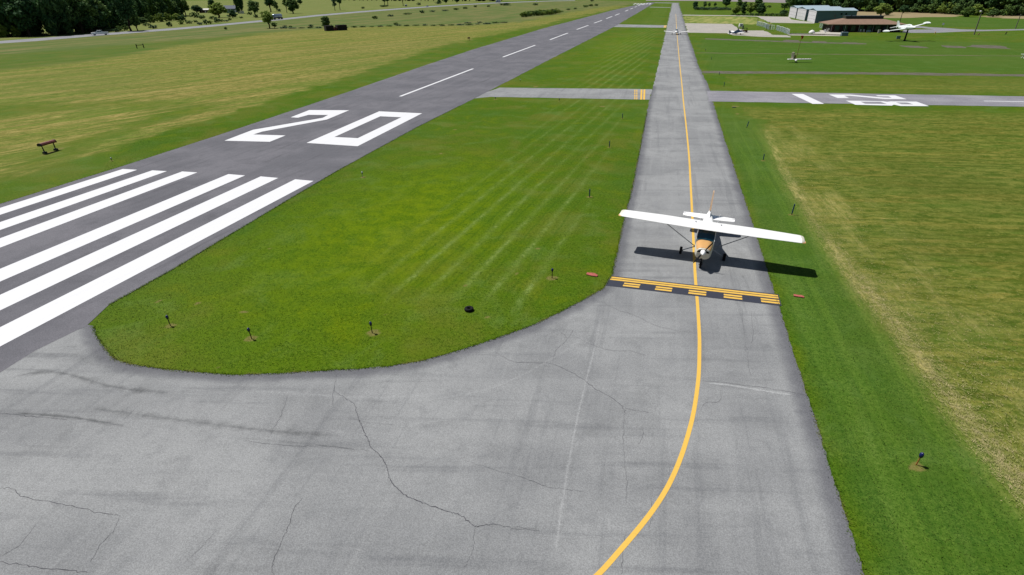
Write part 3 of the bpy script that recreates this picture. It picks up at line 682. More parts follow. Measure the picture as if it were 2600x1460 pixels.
# --- other paving
c1 = sheet('connector_taxiway', [px([(1225, 238), (1268, 222.6), (1656, 226.6), (1649, 253), (1245, 246), (1205, 250)])], .010, M_['taxi'], j=.03)
tag(c1, 'short pale connector taxiway crossing the lawn between runway and taxiway', 'taxiway', kind='structure')
yb = [px(z4(860, 220, .3317, q)) for q in ([(2312, 23), (2325, 23), (2322, 100), (2308, 100)], [(2334, 23), (2347, 23), (2344, 100), (2330, 100)])]
for x0 in (2262, 2277):
    for r in range(6): yb.append(px(z4(860, 220, .3317, [(x0, 25+r*13), (x0+10, 25+r*13), (x0+9, 33+r*13), (x0-1, 33+r*13)])))
sheet('hold_line', yb, .022, M_['yellow_line'], c1)
c2 = sheet('connector_taxiway', [px([(1552, 69.5), (1568, 61.8), (1694, 64.3), (1690, 70.5), (1558, 68.6)])], .010, M_['taxi'], j=.02)
tag(c2, 'farther pale connector taxiway ahead of the approaching low wing airplane', 'taxiway', kind='structure')
yb = [px([(1686.5+i*2.2, 64.6), (1688+i*2.2, 64.6), (1686.8+i*2.2, 70.3), (1685.3+i*2.2, 70.3)]) for i in range(3)]
sheet('hold_line', yb, .022, M_['yellow_line'], c2)
c3 = sheet('connector_taxiway', [px([(1648, 18.6), (1652, 17.4), (1703, 18.6), (1703, 19.6)])], .010, M_['taxi']); tag(c3, 'thin pale connector taxiway second from the far runway end', 'taxiway', kind='structure')
c4 = sheet('connector_taxiway', [px([(1660, 7.6), (1664, 6.3), (1725, 7.2), (1725, 8.6)])], .010, M_['taxi']); tag(c4, 'thin pale connector taxiway at the far runway end', 'taxiway', kind='structure')
a0, a1 = G(1805, 231), G(2600, 245); b0, b1 = G(1809, 258), G(2600, 271)
far_a = a0+(a1-a0)*8; far_b = b0+(b1-b0)*8.6
cross = sheet('crossing_runway', [[(a0.x-.6, a0.y), tuple(far_a[:2]), tuple(far_b[:2]), (b0.x-.6, b0.y)]], .014, M_['cross'], j=.03, step=.5)
tag(cross, 'grey crossing runway marked 28 running off to the right', 'runway', kind='structure')
Z3 = (1990, 220, 400/2576)
sheet('threshold_bar', [px(z4(*Z3, [(125, 120), (315, 122), (660, 283), (470, 283)]))], .02, M_['white_line'], cross)
sheet('number', [px(z4(*Z3, [(735, 130), (880, 187), (1065, 186), (985, 150), (1080, 150), (1640, 203), (2010, 207), (1820, 145), (1500, 143), (1545, 158), (1710, 160), (1765, 184), (1640, 182), (1090, 133)]))], .02, M_['white_line'], cross)['label'] = 'white painted numeral 2'
sheet('number', [[px(z4(*Z3, [(1015, 230), (1620, 240), (1690, 250), (1750, 243), (2170, 247), (2375, 320), (1910, 318), (1800, 297), (1765, 312), (1170, 298)])), px(z4(*Z3, [(1255, 248), (1580, 250), (1690, 287), (1330, 282)])), px(z4(*Z3, [(1835, 260), (2020, 262), (2120, 293), (1925, 291)]))]], .02, M_['white_line'], cross)['label'] = 'white painted numeral 8'
p, q = G(2498, 256.7), G(2612, 258.7); sheet('centreline_dash', [dash(p.x, p.y, p.x+(q.x-p.x)*4, p.y+(q.y-p.y)*4, .35)], .02, M_['white_line'], cross)
ap = sheet('apron', [px([(1737, 59), (1858, 60.8), (1875, 73), (1895, 77.5), (1939, 77.5), (1962, 88.5), (1998, 89.5), (2008, 94.8), (1935, 93.5), (1860, 89.5), (1846, 84.3), (1746, 82.8), (1743, 70)])], .011, M_['apron'], j=.05)
tag(ap, 'pale concrete apron beside the taxiway under the blue and white airplane', 'apron', kind='structure')
ap2 = sheet('apron', [px([(1917, 41.2), (2004, 42.8), (2008, 49), (2034, 53), (2068, 58.5), (2066, 59.6), (1957, 57.6), (1945, 52), (1927, 44.6)])], .011, M_['apron'], j=.05)
tag(ap2, 'pale concrete apron before the white doors of the hangar', 'apron', kind='structure')
pth = sheet('path', [px([(1729, 38.2), (1740, 37.4), (1860, 39), (1930, 41), (1928, 42.2), (1850, 40.6), (1731, 39.4)])], .009, M_['apron'])
tag(pth, 'thin pale path between taxiway and hangar apron', 'path', kind='structure')
road_l = [(-300, 134), (0, 104), (90, 97.5), (240, 86), (450, 70.5), (560, 61), (640, 53.4), (720, 46.5), (800, 38), (900, 29.5), (1000, 22), (1100, 15), (1180, 10.4), (1250, 6.6), (1330, 3.8), (1400, 1.6), (1460, .8)]
road_r = [(1460, 2), (1400, 3.2), (1330, 5.6), (1250, 8.8), (1180, 12.6), (1100, 17.6), (1000, 25), (900, 33), (800, 42), (720, 50.6), (640, 57.8), (560, 65.6), (450, 75.5), (240, 91.8), (90, 104.5), (0, 110.5), (-300, 142)]
hw = sheet('highway', [px(road_l+road_r)], .010, M_['road']); tag(hw, 'grey two lane highway along the edge of the woods', 'road', kind='structure')
ar = sheet('airport_road', [px([(2283, 70), (2275, 62), (2268, 57.5), (2290, 61), (2330, 66), (2360, 69), (2400, 71), (2440, 74.4), (2500, 75.6), (2600, 73.6), (3200, 72), (3200, 75), (2600, 76.4), (2520, 78.5), (2440, 80.5), (2380, 83), (2310, 83.4), (2290, 83), (2296, 75.6), (2370, 74.8), (2340, 71)])], .010, M_['road'], j=.05)
tag(ar, 'grey access road curving behind the display jet to the terminal', 'road', kind='structure')
# dirt tracks and bare patches
tr = sheet('dirt_track', [px([(1783, 180.5), (2000, 181.5), (2300, 184.5), (2600, 188.5), (3400, 199), (3400, 207), (2600, 194.5), (2300, 190), (2000, 187), (1786, 186.3)])], .008, M_['grit'], j=.12)
tag(tr, 'brown dirt track crossing the lawn on the right', 'track', kind='structure')
tr2 = sheet('dirt_track', [px([(1768, 133.8), (2200, 138.2), (2600, 142), (3400, 150), (3400, 151.5), (2600, 143.2), (2200, 139.2), (1768, 134.6)])], .008, M_['soil'], j=.1)
tag(tr2, 'faint thin track across the lawn behind the wind tee', 'track', kind='structure')
tr3 = sheet('dirt_track', [px([(1790, 97.8), (1900, 101), (2000, 104.6), (2100, 107.5), (2200, 110.2), (2200, 112.4), (2100, 110.2), (2000, 107.4), (1900, 103.4), (1790, 99.6)])], .008, M_['grit'], j=.15)
tag(tr3, 'worn grey brown strip of bare patches in the lawn before the terminal', 'track', kind='structure')
sheet('bare_patch', [px([(1998, 101), (2028, 102.5), (2030, 106), (1990, 104.5)]), px([(2064, 104), (2094, 105), (2096, 109), (2060, 107.2)]), px([(2142, 107.2), (2172, 108), (2190, 112.5), (2130, 111)]), px([(2282, 115.5), (2330, 116.5), (2360, 122.5), (2310, 121)]), px([(2390, 115.2), (2440, 117), (2452, 122.5), (2405, 121)]), px([(2468, 114), (2540, 116), (2568, 124.4), (2500, 122), (2450, 118)])], .0095, M_['grit'], tr3, j=.15)
fd = sheet('ripe_field', [px([(2155, 29.5), (2240, 29.2), (2330, 31), (2434, 35.5), (2436, 42), (2330, 44.5), (2240, 45.5), (2150, 46)])], .006, M_['wheat'], j=.3); tag(fd, 'tan ripe field behind the terminal', 'field', kind='structure')
fd2 = sheet('ripe_field', [px([(2500, 40.5), (2620, 38), (3300, 40), (3300, 49), (2620, 48.5), (2500, 44)])], .006, M_['wheat'], j=.3); tag(fd2, 'tan strip of ripe field below the right hand woods', 'field', kind='structure')
fp = sheet('ploughed_field', [px([(1640, 1.8), (1760, 2.2), (1880, 4.2), (2020, 8), (2100, 9), (2100, -14), (1900, -15), (1640, -10)])], .006, M_['plough']); tag(fp, 'mauve grey ploughed field beyond the far end of the taxiway', 'field', kind='structure')

# ------------------------------------------------------------------ grass blades and straw (stuff)
rs = np.random.RandomState(5)
TAXP = np.array([(p[0], p[1]) for p in tx_poly]); RWP = np.array(rw_poly)
def off_pave(x, y, m=.05):
    ok = ~inpoly(x, y, TAXP) & ~inpoly(x, y, RWP) & ~((x > 6.9) & (x < 60) & (y > 89.9+.06*(x-7)) & (y < 101.2+.075*(x-7))) & ~((x < -1.7) & (x > -29.5) & (y > 89.5) & (y < 103.8))
    return ok
def blades(name, x, y, h, w, lay, zoff=0.0):
    n = len(x); a = rs.rand(n)*2*np.pi; b = rs.rand(n)*2*np.pi
    hh = h*(.55+.9*rs.rand(n)); tx = np.cos(b)*hh*lay; ty = np.sin(b)*hh*lay
    v = np.zeros((n, 3, 3), np.float32)
    v[:, 0] = np.stack([x-np.cos(a)*w/2, y-np.sin(a)*w/2, np.full(n, zoff)], 1)
    v[:, 1] = np.stack([x+np.cos(a)*w/2, y+np.sin(a)*w/2, np.full(n, zoff)], 1)
    v[:, 2] = np.stack([x+tx, y+ty, hh+zoff], 1)
    me = fastmesh(name, v.reshape(-1, 3), np.arange(3*n).reshape(-1, 3), M_['grass'])
    set_zone_attrs(me, np.repeat(x, 3), np.repeat(y, 3))
    o = bpy.data.objects.new(name, me); COL.objects.link(o); return o
NB = 330000
u = rs.rand(NB); yy = 9+(62-9)*u**1.7; xx = (rs.rand(NB)*2-1)*(18+yy*.75)-3
k = off_pave(xx, yy) & (xx > -62) & (xx < 40); xx, yy = xx[k], yy[k]
g1 = blades('grass', xx, yy, .045, .022, .8); tag(g1, 'short mown grass blades covering the lawns nearest the pad', 'grass', kind='stuff')
# ragged tufts along the asphalt edges
ex, ey = [], []
for ed, m in ((INFIELD_EDGE, 9000), (TXR_EDGE, 6000), (px(RW_R[:7]), 5000), (px(RW_L[:5]), 2500)):
    ed = np.array(ed); L = np.hypot(*(ed[1:]-ed[:-1]).T); L = L*(1/np.maximum(12, np.hypot(ed[1:, 0], ed[1:, 1])))
    ix = rs.choice(len(L), m, p=L/L.sum()); t = rs.rand(m)[:, None]; p = ed[ix]+(ed[ix+1]-ed[ix])*t
    p += rs.normal(0, .05, p.shape); ex.append(p[:, 0]); ey.append(p[:, 1])
ex, ey = np.concatenate(ex), np.concatenate(ey); kk = (ey > 5) & (ey < 80); ex, ey = ex[kk], ey[kk]
g2 = blades('grass', ex, ey, .05, .03, 1.4, .01); tag(g2, 'ragged grass tufts along the asphalt edges', 'grass', kind='stuff')
# cut hay lying on the right hand field
NH = 16000
wd = np.array(WINDROW); seg = rs.randint(0, len(wd)-1, NH); t = rs.rand(NH)[:, None]; p = wd[seg]+(wd[seg+1]-wd[seg])*t; p[:, 0] += np.where(rs.rand(NH) < .55, rs.normal(.05, .35, NH), np.abs(rs.normal(.3, 3.2, NH))); p[:, 1] += rs.normal(0, .5, NH)
kk = (p[:, 1] > 8) & (p[:, 1] < 60); p = p[kk]
t = NT('cut_hay'); cn = t.noise(3, 3); t.col(t.mix(t.map(cn, .35, .65), lin((150, 154, 84)), lin((206, 192, 140)))); t.b.inputs["Roughness"].default_value = 1.0; M_['hay'] = t.m
n = len(p); a = rs.normal(math.pi/2, .8, n); Lh = .08+.16*rs.rand(n); wv = .004+.005*rs.rand(n); z0 = .03+.05*rs.rand(n); z1 = .03+.06*rs.rand(n)
dx, dy = np.cos(a)*Lh, np.sin(a)*Lh; v = np.zeros((n, 3, 3), np.float32)
v[:, 0] = np.stack([p[:, 0]-np.sin(a)*wv, p[:, 1]+np.cos(a)*wv, z0], 1); v[:, 1] = np.stack([p[:, 0]+np.sin(a)*wv, p[:, 1]-np.cos(a)*wv, z0], 1); v[:, 2] = np.stack([p[:, 0]+dx, p[:, 1]+dy, z1], 1)
hay = bpy.data.objects.new('cut_hay', fastmesh('cut_hay', v.reshape(-1, 3), np.arange(3*n).reshape(-1, 3), M_['hay'])); COL.objects.link(hay); tag(hay, 'loose cut hay strewn along the edge of the right field', 'hay', kind='stuff')

# ================================================================== aircraft
def airfoil(x, yle, chord, z, th=.13, n=9):
    up, dn = [], []
    for i in range(n):
        t = (1-math.cos(math.pi*i/(n-1)))/2
        h = 5*th*(.2969*math.sqrt(t)-.126*t-.3516*t*t+.2843*t**3-.1036*t**4)*chord
        up.append(Vector((x, yle+t*chord, z+h*1.15))); dn.append(Vector((x, yle+t*chord, z-h*.7)))
    return up+dn[::-1][1:-1]
def wheel(parent, name, c, r, w, hub=True):
    m = MB(); x, y, z = c
    m.revolve((x-w/2, y, z), (x+w/2, y, z), [(0, r*.55), (0, r*.86), (.14, r*.97), (.35, r), (.65, r), (.86, r*.97), (1, r*.86), (1, r*.55)], 20)
    o = m.build(name, M_['rubber'], parent, True)
    if hub: MB().revolve((x-w*.52, y, z), (x+w*.52, y, z), [(0, r*.1), (0, r*.5), (1, r*.5), (1, r*.1)], 14).build('rim', M_['grey_metal'], o)
    return o
def prop_mesh(m, c, r, ang, w=.11):
    c = Vector(c)
    for s_ in (1, -1):
        d = Vector((math.cos(ang)*s_, 0, math.sin(ang)*s_)); e = Vector((-math.sin(ang)*s_, 0, math.cos(ang)*s_)); rings = []
        for t, ww, tw in ((.1, .06, .9), (.3, .95, .7), (.6, 1.0, .45), (.85, .8, .3), (1.0, .3, .25)):
            q = e*math.cos(tw)+Vector((0, -1, 0))*math.sin(tw); nn = d.cross(q)
            p = c+d*r*t; rings.append([p-q*w*ww*.5, p+nn*.014, p+q*w*ww*.5, p-nn*.014])
        m.loft(rings)
    return m

hp = empty('high_wing_airplane', (3.43, 33.34, 0), R(-8.5), 'white high wing propeller airplane with tan cowling taxiing on the yellow line', 'airplane')
hp.rotation_euler = (0, R(2.1), R(-5.8))
m = MB(); m.loft([superring(*a, n=24, e=3.2) for a in [(-.72, .515, .58, 1.49), (-.2, .55, .55, 1.50), (.6, .55, .57, 1.50), (1.2, .54, .62, 1.49), (2.0, .47, .72, 1.46), (3.2, .34, .85, 1.40), (4.4, .18, .97, 1.33), (5.25, .06, 1.06, 1.26)]])
m.build('fuselage', M_['white_paint'], hp, True)
m = MB(); m.loft([superring(*a, n=24, e=5) for a in [(-.26, .49, 1.38, 2.05), (.2, .505, 1.38, 2.06), (.85, .49, 1.38, 2.05), (1.35, .41, 1.36, 1.84), (2.1, .33, 1.30, 1.455)]])
m.build('cabin', M_['white_paint'], hp, True)
m = MB(); m.loft([superring(*a, n=24, e=2.8) for a in [(-1.86, .34, .75, 1.33), (-1.81, .405, .66, 1.385), (-1.6, .46, .58, 1.43), (-1.2, .50, .55, 1.462), (-.718, .522, .54, 1.492)]])
cw = m.build('cowling', M_['cream_paint'], hp, True)
m = MB(); rows = []
for a in [(-1.815, .408, .655, 1.388), (-1.6, .466, .575, 1.436), (-1.2, .506, .545, 1.468), (-.716, .528, .535, 1.498)]:
    rg = superring(*a, n=72, e=2.8); rows.append([rg[i] for i in range(5, 32)])
nn = len(rows[0]); m.add([p for r in rows for p in r], [(k*nn+i, k*nn+i+1, (k+1)*nn+i+1, (k+1)*nn+i) for k in range(len(rows)-1) for i in range(nn-1)])
m.build('cowling_top', M_['tan_paint'], cw, True)
for s_ in (-1, 1):
    MB().loft([[Vector((s_*.225+.125*math.cos(2*math.pi*i/16), y_, 1.165+.062*math.sin(2*math.pi*i/16)-.03*math.cos(2*math.pi*i/16)*s_)) for i in range(16)] for y_ in (-1.872, -1.70)]).build('air_intake', M_['black'], cw)
MB().cyl((-.03, -1.60, .64), (-.03, -1.855, .69), .06, n=12).build('landing_light', M_['black'], cw)
MB().cyl((.12, -1.50, .72), (.14, -1.42, .56), .035, n=10).build('exhaust_pipe', M_['dark_metal'], cw)
MB().revolve((0, -1.84, 1.13), (0, -2.22, 1.13), [(0, .165), (.25, .16), (.5, .135), (.75, .085), (.92, .04), (1, .006)], 20).build('spinner', M_['white_paint'], hp, True)
pm = prop_mesh(MB(), (0, -1.93, 1.13), .86, R(60)); pm.build('propeller', M_['dark_metal'], hp)
# windshield: sloping glass wedge in front of the cabin
m = MB(); A = [Vector((-.515, -.79, 1.475)), Vector((.515, -.79, 1.475)), Vector((.49, -.27, 2.10)), Vector((-.49, -.27, 2.10)), Vector((-.50, -.24, 1.485)), Vector((.50, -.24, 1.485)), Vector((0, -.84, 1.49)), Vector((0, -.31, 2.11))]
m.add(A, [(0, 6, 7, 3), (6, 1, 2, 7), (0, 3, 4), (1, 5, 2), (4, 3, 2, 5), (0, 4, 5, 1, 6)])
ws = m.build('windshield', M_['glass'], hp)
for s_ in (-1, 1):
    MB().cyl((s_*.518, -.795, 1.48), (s_*.494, -.275, 2.105), .017, n=8).build('windshield_post', M_['white_paint'], ws)
    MB().box((s_*.50, .28, 1.74), (.02, .80, .36)).build('side_window', M_['glass'], hp)
MB().cyl((.08, -.60, 1.68), (.36, -.50, 1.80), .010, n=6).cyl((-.10, -.62, 1.665), (.30, -.52, 1.74), .008, n=6).build('cockpit_brace', M_['white_paint'], ws)
wg = MB(); dih = .011
wg.loft([airfoil(x, yl, c, 2.08+abs(x)*dih) for x, yl, c in [(-5.16, -.62, 1.20), (-5.0, -.635, 1.24), (-2.75, -.70, 1.48), (-.5, -.70, 1.50), (.5, -.70, 1.50), (2.75, -.70, 1.48), (5.0, -.635, 1.24), (5.16, -.62, 1.20)]])
wing = wg.build('wing', M_['white_paint'], hp, True)
for s_ in (-1, 1):
    t_ = MB(); t_.loft([airfoil(s_*x, yl, c, 2.08+x*dih+dz, th) for x, yl, c, th, dz in [(5.162, -.617, 1.198, .13, 0), (5.27, -.56, 1.11, .12, -.01), (5.345, -.44, .92, .07, -.03)]])
    t_.build('wing_tip', M_['cream_paint'], wing, True)
    MB().loft([airfoil(s_*x, yl, .36, 2.075+x*dih+dz, .16) for x, yl, dz in [(5.20, -.63, -.005), (5.30, -.585, -.02), (5.38, -.50, -.03)]]).build('navigation_light', M_['tan_paint'], wing, True)
    MB().cyl((s_*.74, .12, 2.215), (s_*.74, .12, 2.236), .045, n=12).build('fuel_cap', M_['grey_metal'], wing)
    MB().cyl((s_*.52, .70, 2.10), (s_*.56, .82, 2.66), .012, .006, n=6).build('antenna', M_['white_paint'], wing)
    MB().box((s_*3.7, .50, 2.135), (2.3, .02, .012)).build('aileron_gap', M_['strut'], wing)
    a, b = Vector((s_*.54, .02, .66)), Vector((s_*2.62, -.12, 2.02)); d = (b-a).normalized(); e = Vector((0, 1, 0)); f = d.cross(e).normalized()
    MB().loft([[p+e*.055*math.cos(2*math.pi*i/12)+f*.02*math.sin(2*math.pi*i/12) for i in range(12)] for p in (a, b)]).build('wing_strut', M_['strut'], hp, True)
    a, b = Vector((s_*.48, .05, .64)), Vector((s_*1.22, .0, .26)); d = (b-a).normalized(); f = d.cross(e).normalized()
    MB().loft([[p+e*w_*math.cos(2*math.pi*i/10)+f*.022*math.sin(2*math.pi*i/10) for i in range(10)] for p, w_ in ((a, .075), (b, .045))]).build('gear_leg', M_['strut'], hp, True)
    MB().cyl((s_*1.17, 0, .235), (s_*1.36, 0, .235), .03, n=8).build('axle', M_['dark_metal'], hp)
    wheel(hp, 'main_wheel', (s_*1.30, 0, .235), .235, .16)
MB().cyl((0, -1.42, .72), (0, -1.60, .22), .04, n=10).cyl((-.11, -1.60, .2), (.11, -1.60, .2), .025, n=8).box((-.1, -1.58, .34), (.02, .05, .3)).box((.1, -1.58, .34), (.02, .05, .3)).build('nose_gear_leg', M_['dark_metal'], hp)
wheel(hp, 'nose_wheel', (0, -1.60, .205), .205, .13)
st = MB(); st.loft([airfoil(x, yl, c, 1.09, .09) for x, yl, c in [(-1.68, 4.17, .58), (-1.55, 4.07, .70), (-.06, 3.9, .98), (.06, 3.9, .98), (1.55, 4.07, .70), (1.68, 4.17, .58)]])
sb = st.build('tailplane', M_['white_paint'], hp, True)
for s_ in (-1, 1): MB().box((s_*1.60, 4.50, 1.122), (.20, .03, .02)).build('elevator_gap', M_['strut'], sb)
def slab(prof, th0, th1=None, n=1):   # vertical fin: profile of (y, z) with thickness
    th1 = th0 if th1 is None else th1; vs = []
    zmin, zmax = min(z for _, z in prof), max(z for _, z in prof)
    for s_ in (-1, 1):
        for y, z in prof:
            t = (z-zmin)/(zmax-zmin); vs.append((s_*(th0*(1-t)+th1*t)/2, y, z))
    k = len(prof); m = MB(); m.add(vs, [tuple(range(k)), tuple(range(2*k-1, k-1, -1))]+[(i, (i+1) % k, k+(i+1) % k, k+i) for i in range(k)]); return m
slab([(2.9, 1.38), (3.7, 1.46), (4.15, 1.62), (4.98, 2.62), (5.22, 2.63), (4.92, 1.25)], .11, .06).build('fin', M_['white_paint'], hp, bevel=.012)
slab([(4.93, 1.2), (5.23, 2.63), (5.45, 2.61), (5.42, 1.2)], .07, .05).build('rudder', M_['white_paint'], hp)
slab([(4.10, 1.64), (4.06, 1.66), (4.94, 2.66), (5.28, 2.68), (5.28, 2.645), (4.96, 2.63)], .122, .078).build('fin_stripe', simple('pale_tan_stripe', (232, 196, 160), .4), hp)

def low_wing(name, loc, rz, label, body, wing_mat, fin_mat, nose_mat, scale=1.0, ang=R(20), tailwheel=False):
    r = empty(name, loc, rz, label, 'airplane')
    S = lambda m: m
    m = MB(); m.loft([superring(*a, n=18, e=2.5) for a in [(-2.05, .30, .78, 1.22), (-1.7, .44, .66, 1.34), (-.9, .52, .56, 1.40), (.3, .54, .52, 1.42), (1.4, .45, .60, 1.40), (2.8, .25, .80, 1.30), (4.4, .08, 1.0, 1.2)]]); m.build('fuselage', body, r, True)
    m = MB(); m.loft([superring(*a, n=18, e=2.3) for a in [(-2.10, .27, .80, 1.18), (-2.06, .305, .775, 1.225), (-1.72, .445, .655, 1.345)]]); m.build('cowling', nose_mat, r, True)
    m = MB(); m.loft([superring(*a, n=16, e=2.6) for a in [(-.85, .36, 1.3, 1.44), (-.45, .44, 1.3, 1.74), (.1, .46, 1.3, 1.88), (.9, .42, 1.3, 1.84), (1.6, .30, 1.28, 1.56), (2.1, .2, 1.26, 1.38)]]); m.build('canopy', M_['glass'], r, True)
    MB().box((0, .35, 1.875), (.62, .95, .05), taper=.85).build('cabin_roof', body, r, bevel=.02)
    w = MB(); w.loft([airfoil(x, yl, c, .66+abs(x)*.115, .17, 8) for x, yl, c in [(-4.6, -.45, 1.1), (-1.1, -.55, 1.55), (-.4, -.75, 1.8), (.4, -.75, 1.8), (1.1, -.55, 1.55), (4.6, -.45, 1.1)]]); w.build('wing', wing_mat, r, True)
    w = MB(); w.loft([airfoil(x, yl, c, 1.12, .09, 7) for x, yl, c in [(-1.6, 3.95, .6), (0, 3.75, .85), (1.6, 3.95, .6)]]); w.build('tailplane', wing_mat, r, True)
    slab([(3.1, 1.22), (3.7, 1.4), (4.2, 2.3), (4.75, 2.32), (4.7, 1.08)], .09, .05).build('fin', fin_mat, r)
    MB().revolve((0, -2.08, 1.0), (0, -2.38, 1.0), [(0, .16), (.4, .14), (.8, .06), (1, .01)], 14).build('spinner', wing_mat, r, True)
    prop_mesh(MB(), (0, -2.16, 1.0), .9, ang).build('propeller', M_['dark_metal'], r)
    for s_ in (-1, 1):
        MB().cyl((s_*1.45, -.05, .78), (s_*1.5, -.05, .25), .05, n=8).build('gear_leg', M_['strut'], r)
        wheel(r, 'main_wheel', (s_*1.52, -.05, .24), .24, .2, False)
    if tailwheel:
        wheel(r, 'tail_wheel', (0, 4.4, .62), .14, .1, False); r.rotation_euler.x = R(-7); r.scale = (scale,)*3
    else:
        MB().cyl((0, -1.6, .7), (0, -1.7, .22), .05, n=8).build('gear_leg', M_['strut'], r)
        wheel(r, 'nose_wheel', (0, -1.7, .22), .22, .16, False)
    return r
g = G(1717, 88.6); low_wing('low_wing_airplane', (g.x, g.y+1.7, 0), R(-3), 'small white low wing airplane taxiing head on far down the taxiway', M_['white_paint'], M_['white_paint'], M_['white_paint'], M_['white_paint'])
g = G(1874, 87.4); low_wing('low_wing_airplane', (g.x, g.y, 0), R(122), 'blue and white low wing airplane parked on the concrete apron with tail toward us', M_['blue_paint'], M_['white_paint'], M_['blue_paint'], M_['white_paint'], .84, R(20), True)

# jet on a pole
g = G(2296, 104); jr = empty('display_jet', g, 0, 'white jet with wingtip tanks mounted banked on a dark pole', 'display jet')
TOP = 3.9
XF = Matrix.Translation((-.5, 0, TOP-.1)) @ Matrix.Rotation(R(10), 4, 'Z') @ Matrix.Rotation(R(-3), 4, 'X') @ Matrix.Rotation(R(-11), 4, 'Y') @ Matrix.Scale(.94, 4)
def jb(m, name, mat, smooth=True, parent=jr):
    m.v = [tuple(XF @ Vector(v)) for v in m.v]; return m.build(name, mat, parent, smooth)
m = MB(); m.loft([superring(*a, n=18, e=2.2) for a in [(-5.3, .08, -.12, .10), (-4.7, .34, -.36, .30), (-3.4, .56, -.58, .52), (-1.5, .74, -.66, .66), (.6, .86, -.66, .66), (2.6, .66, -.55, .58), (4.6, .40, -.34, .40), (5.6, .30, -.24, .3)]]); fu = jb(m, 'fuselage', M_['jet'])
m = MB(); m.loft([superring(*a, n=14, e=2.2) for a in [(-3.2, .18, .35, .56), (-2.5, .32, .35, .92), (-1.2, .36, .35, 1.02), (.2, .28, .35, .82), (1.0, .14, .4, .66)]]); jb(m, 'canopy', M_['jet'])
m = MB(); m.loft([superring(*a, n=12, e=2.2) for a in [(-5.32, .07, -.12, .06), (-4.6, .30, -.40, -.1), (-3.2, .40, -.62, -.3), (-2.0, .3, -.68, -.5)]]); jb(m, 'nose_underside', M_['jet_dark'])
for s_ in (-1, 1):
    m = MB(); m.loft([superring(y, w_, -.42, .28, 12, 2.4, cx=s_*.72) for y, w_ in [(-1.7, .2), (-.8, .3), (1.5, .2)]]); jb(m, 'air_intake', M_['jet'])
w = MB(); w.loft([airfoil(x, yl, c, -.28+abs(x)*.065, .12, 8) for x, yl, c in [(-5.9, -.35, 1.3), (-.7, -1.15, 2.7), (.7, -1.15, 2.7), (5.9, -.35, 1.3)]]); jb(w, 'wing', M_['jet'])
for s_ in (-1, 1):
    m = MB(); m.revolve((s_*6.15, -2.1, .08), (s_*6.15, 2.2, .08), [(0, .03), (.08, .22), (.25, .40), (.5, .44), (.75, .36), (.93, .16), (1, .03)], 14); jb(m, 'tip_tank', M_['jet'])
w = MB(); w.loft([airfoil(x, yl, c, .42, .1, 7) for x, yl, c in [(-2.6, 4.5, .8), (0, 4.0, 1.4), (2.6, 4.5, .8)]]); jb(w, 'tailplane', M_['jet'])
jb(slab([(3.2, .45), (4.0, .75), (4.7, 2.1), (5.6, 2.1), (5.9, .3)], .14, .08), 'fin', M_['jet'], False)
MB().cyl((0, 0, 0), (.1, -.1, TOP-.25), .26, .20, 14).build('pole', M_['black'], jr, True)
g = G(2280, 99.8); o = MB().box((0, 0, .55), (1.1, .3, .9)).box((-.4, 0, .1), (.08, .08, .25)).box((.4, 0, .1), (.08, .08, .25)).build('plaque', M_['steel_wall'], None, bevel=.02); o.location = g; tag(o, 'small blue grey plaque stand on the lawn left of the jet pole', 'plaque')

# ================================================================== buildings
def gable(m, x0, x1, y0, y1, z, zr):   # block with ridge along x
    ym = (y0+y1)/2
    m.add([(x0, y0, 0), (x1, y0, 0), (x1, y1, 0), (x0, y1, 0), (x0, y0, z), (x1, y0, z), (x1, y1, z), (x0, y1, z), (x0, ym, zr), (x1, ym, zr)],
          [(3, 2, 1, 0), (0, 1, 5, 4), (1, 2, 6, 9, 5), (2, 3, 7, 6), (3, 0, 4, 8, 7)]); return m
def gable_roof(m, x0, x1, y0, y1, z, zr, ov=.25, th=.16):
    ym = (y0+y1)/2; sl = (zr-z)/(ym-y0)
    for a, b in ((y0-ov, ym), (y1+ov, ym)):
        za = z-ov*sl+.02; zb = zr+.02
        m.add([(x0-ov, a, za), (x1+ov, a, za), (x1+ov, b, zb), (x0-ov, b, zb), (x0-ov, a, za+th), (x1+ov, a, za+th), (x1+ov, b, zb+th), (x0-ov, b, zb+th)], [(3, 2, 1, 0), (4, 5, 6, 7), (0, 1, 5, 4), (1, 2, 6, 5), (2, 3, 7, 6), (3, 0, 4, 7)])
    return m
hg = empty('hangar', (67, 323.3, 0), 0, 'long blue grey steel hangar with three white door bays', 'hangar')
X1 = 84.5
for y0, y1 in ((0, 17.7), (24.2, 47.4), (50.3, 71.5)):
    gable(MB(), 0, X1-67, y0, y1, 5.2, 6.1).build('wall', M_['steel_wall'], hg)
    gable_roof(MB(), 0, X1-67, y0, y1, 5.2, 6.1).build('roof', M_['steel_roof'], hg)
    d = MB(); d.box((-.05, (y0+y1)/2, 2.3), (.08, y1-y0-1.2, 4.6)); do = d.build('door', M_['steel_door'], hg)
    s2 = MB()
    for zz in (1.55, 3.1): s2.box((-.10, (y0+y1)/2, zz), (.03, y1-y0-1.3, .08))
    s2.build('door_rail', M_['strut'], do)
    MB().box((-.06, (y0+y1)/2, 4.95), (.1, y1-y0-.2, .5)).build('door_header', M_['steel_door'], hg)
    for yy_ in (y0+.28, y1-.28): MB().box((-.06, yy_, 2.35), (.1, .55, 4.7)).build('corner_trim', M_['steel_door'], hg)
for y0, y1 in ((17.7, 24.2), (47.4, 50.3)):
    MB().box((11, (y0+y1)/2, 2.5), (13, y1-y0-.02, 5.0)).build('recess_wall', M_['steel_wall'], hg)
    MB().box((10.9, (y0+y1)/2, 5.1), (13.4, y1-y0-.02, .16)).build('recess_roof', M_['steel_roof'], hg)
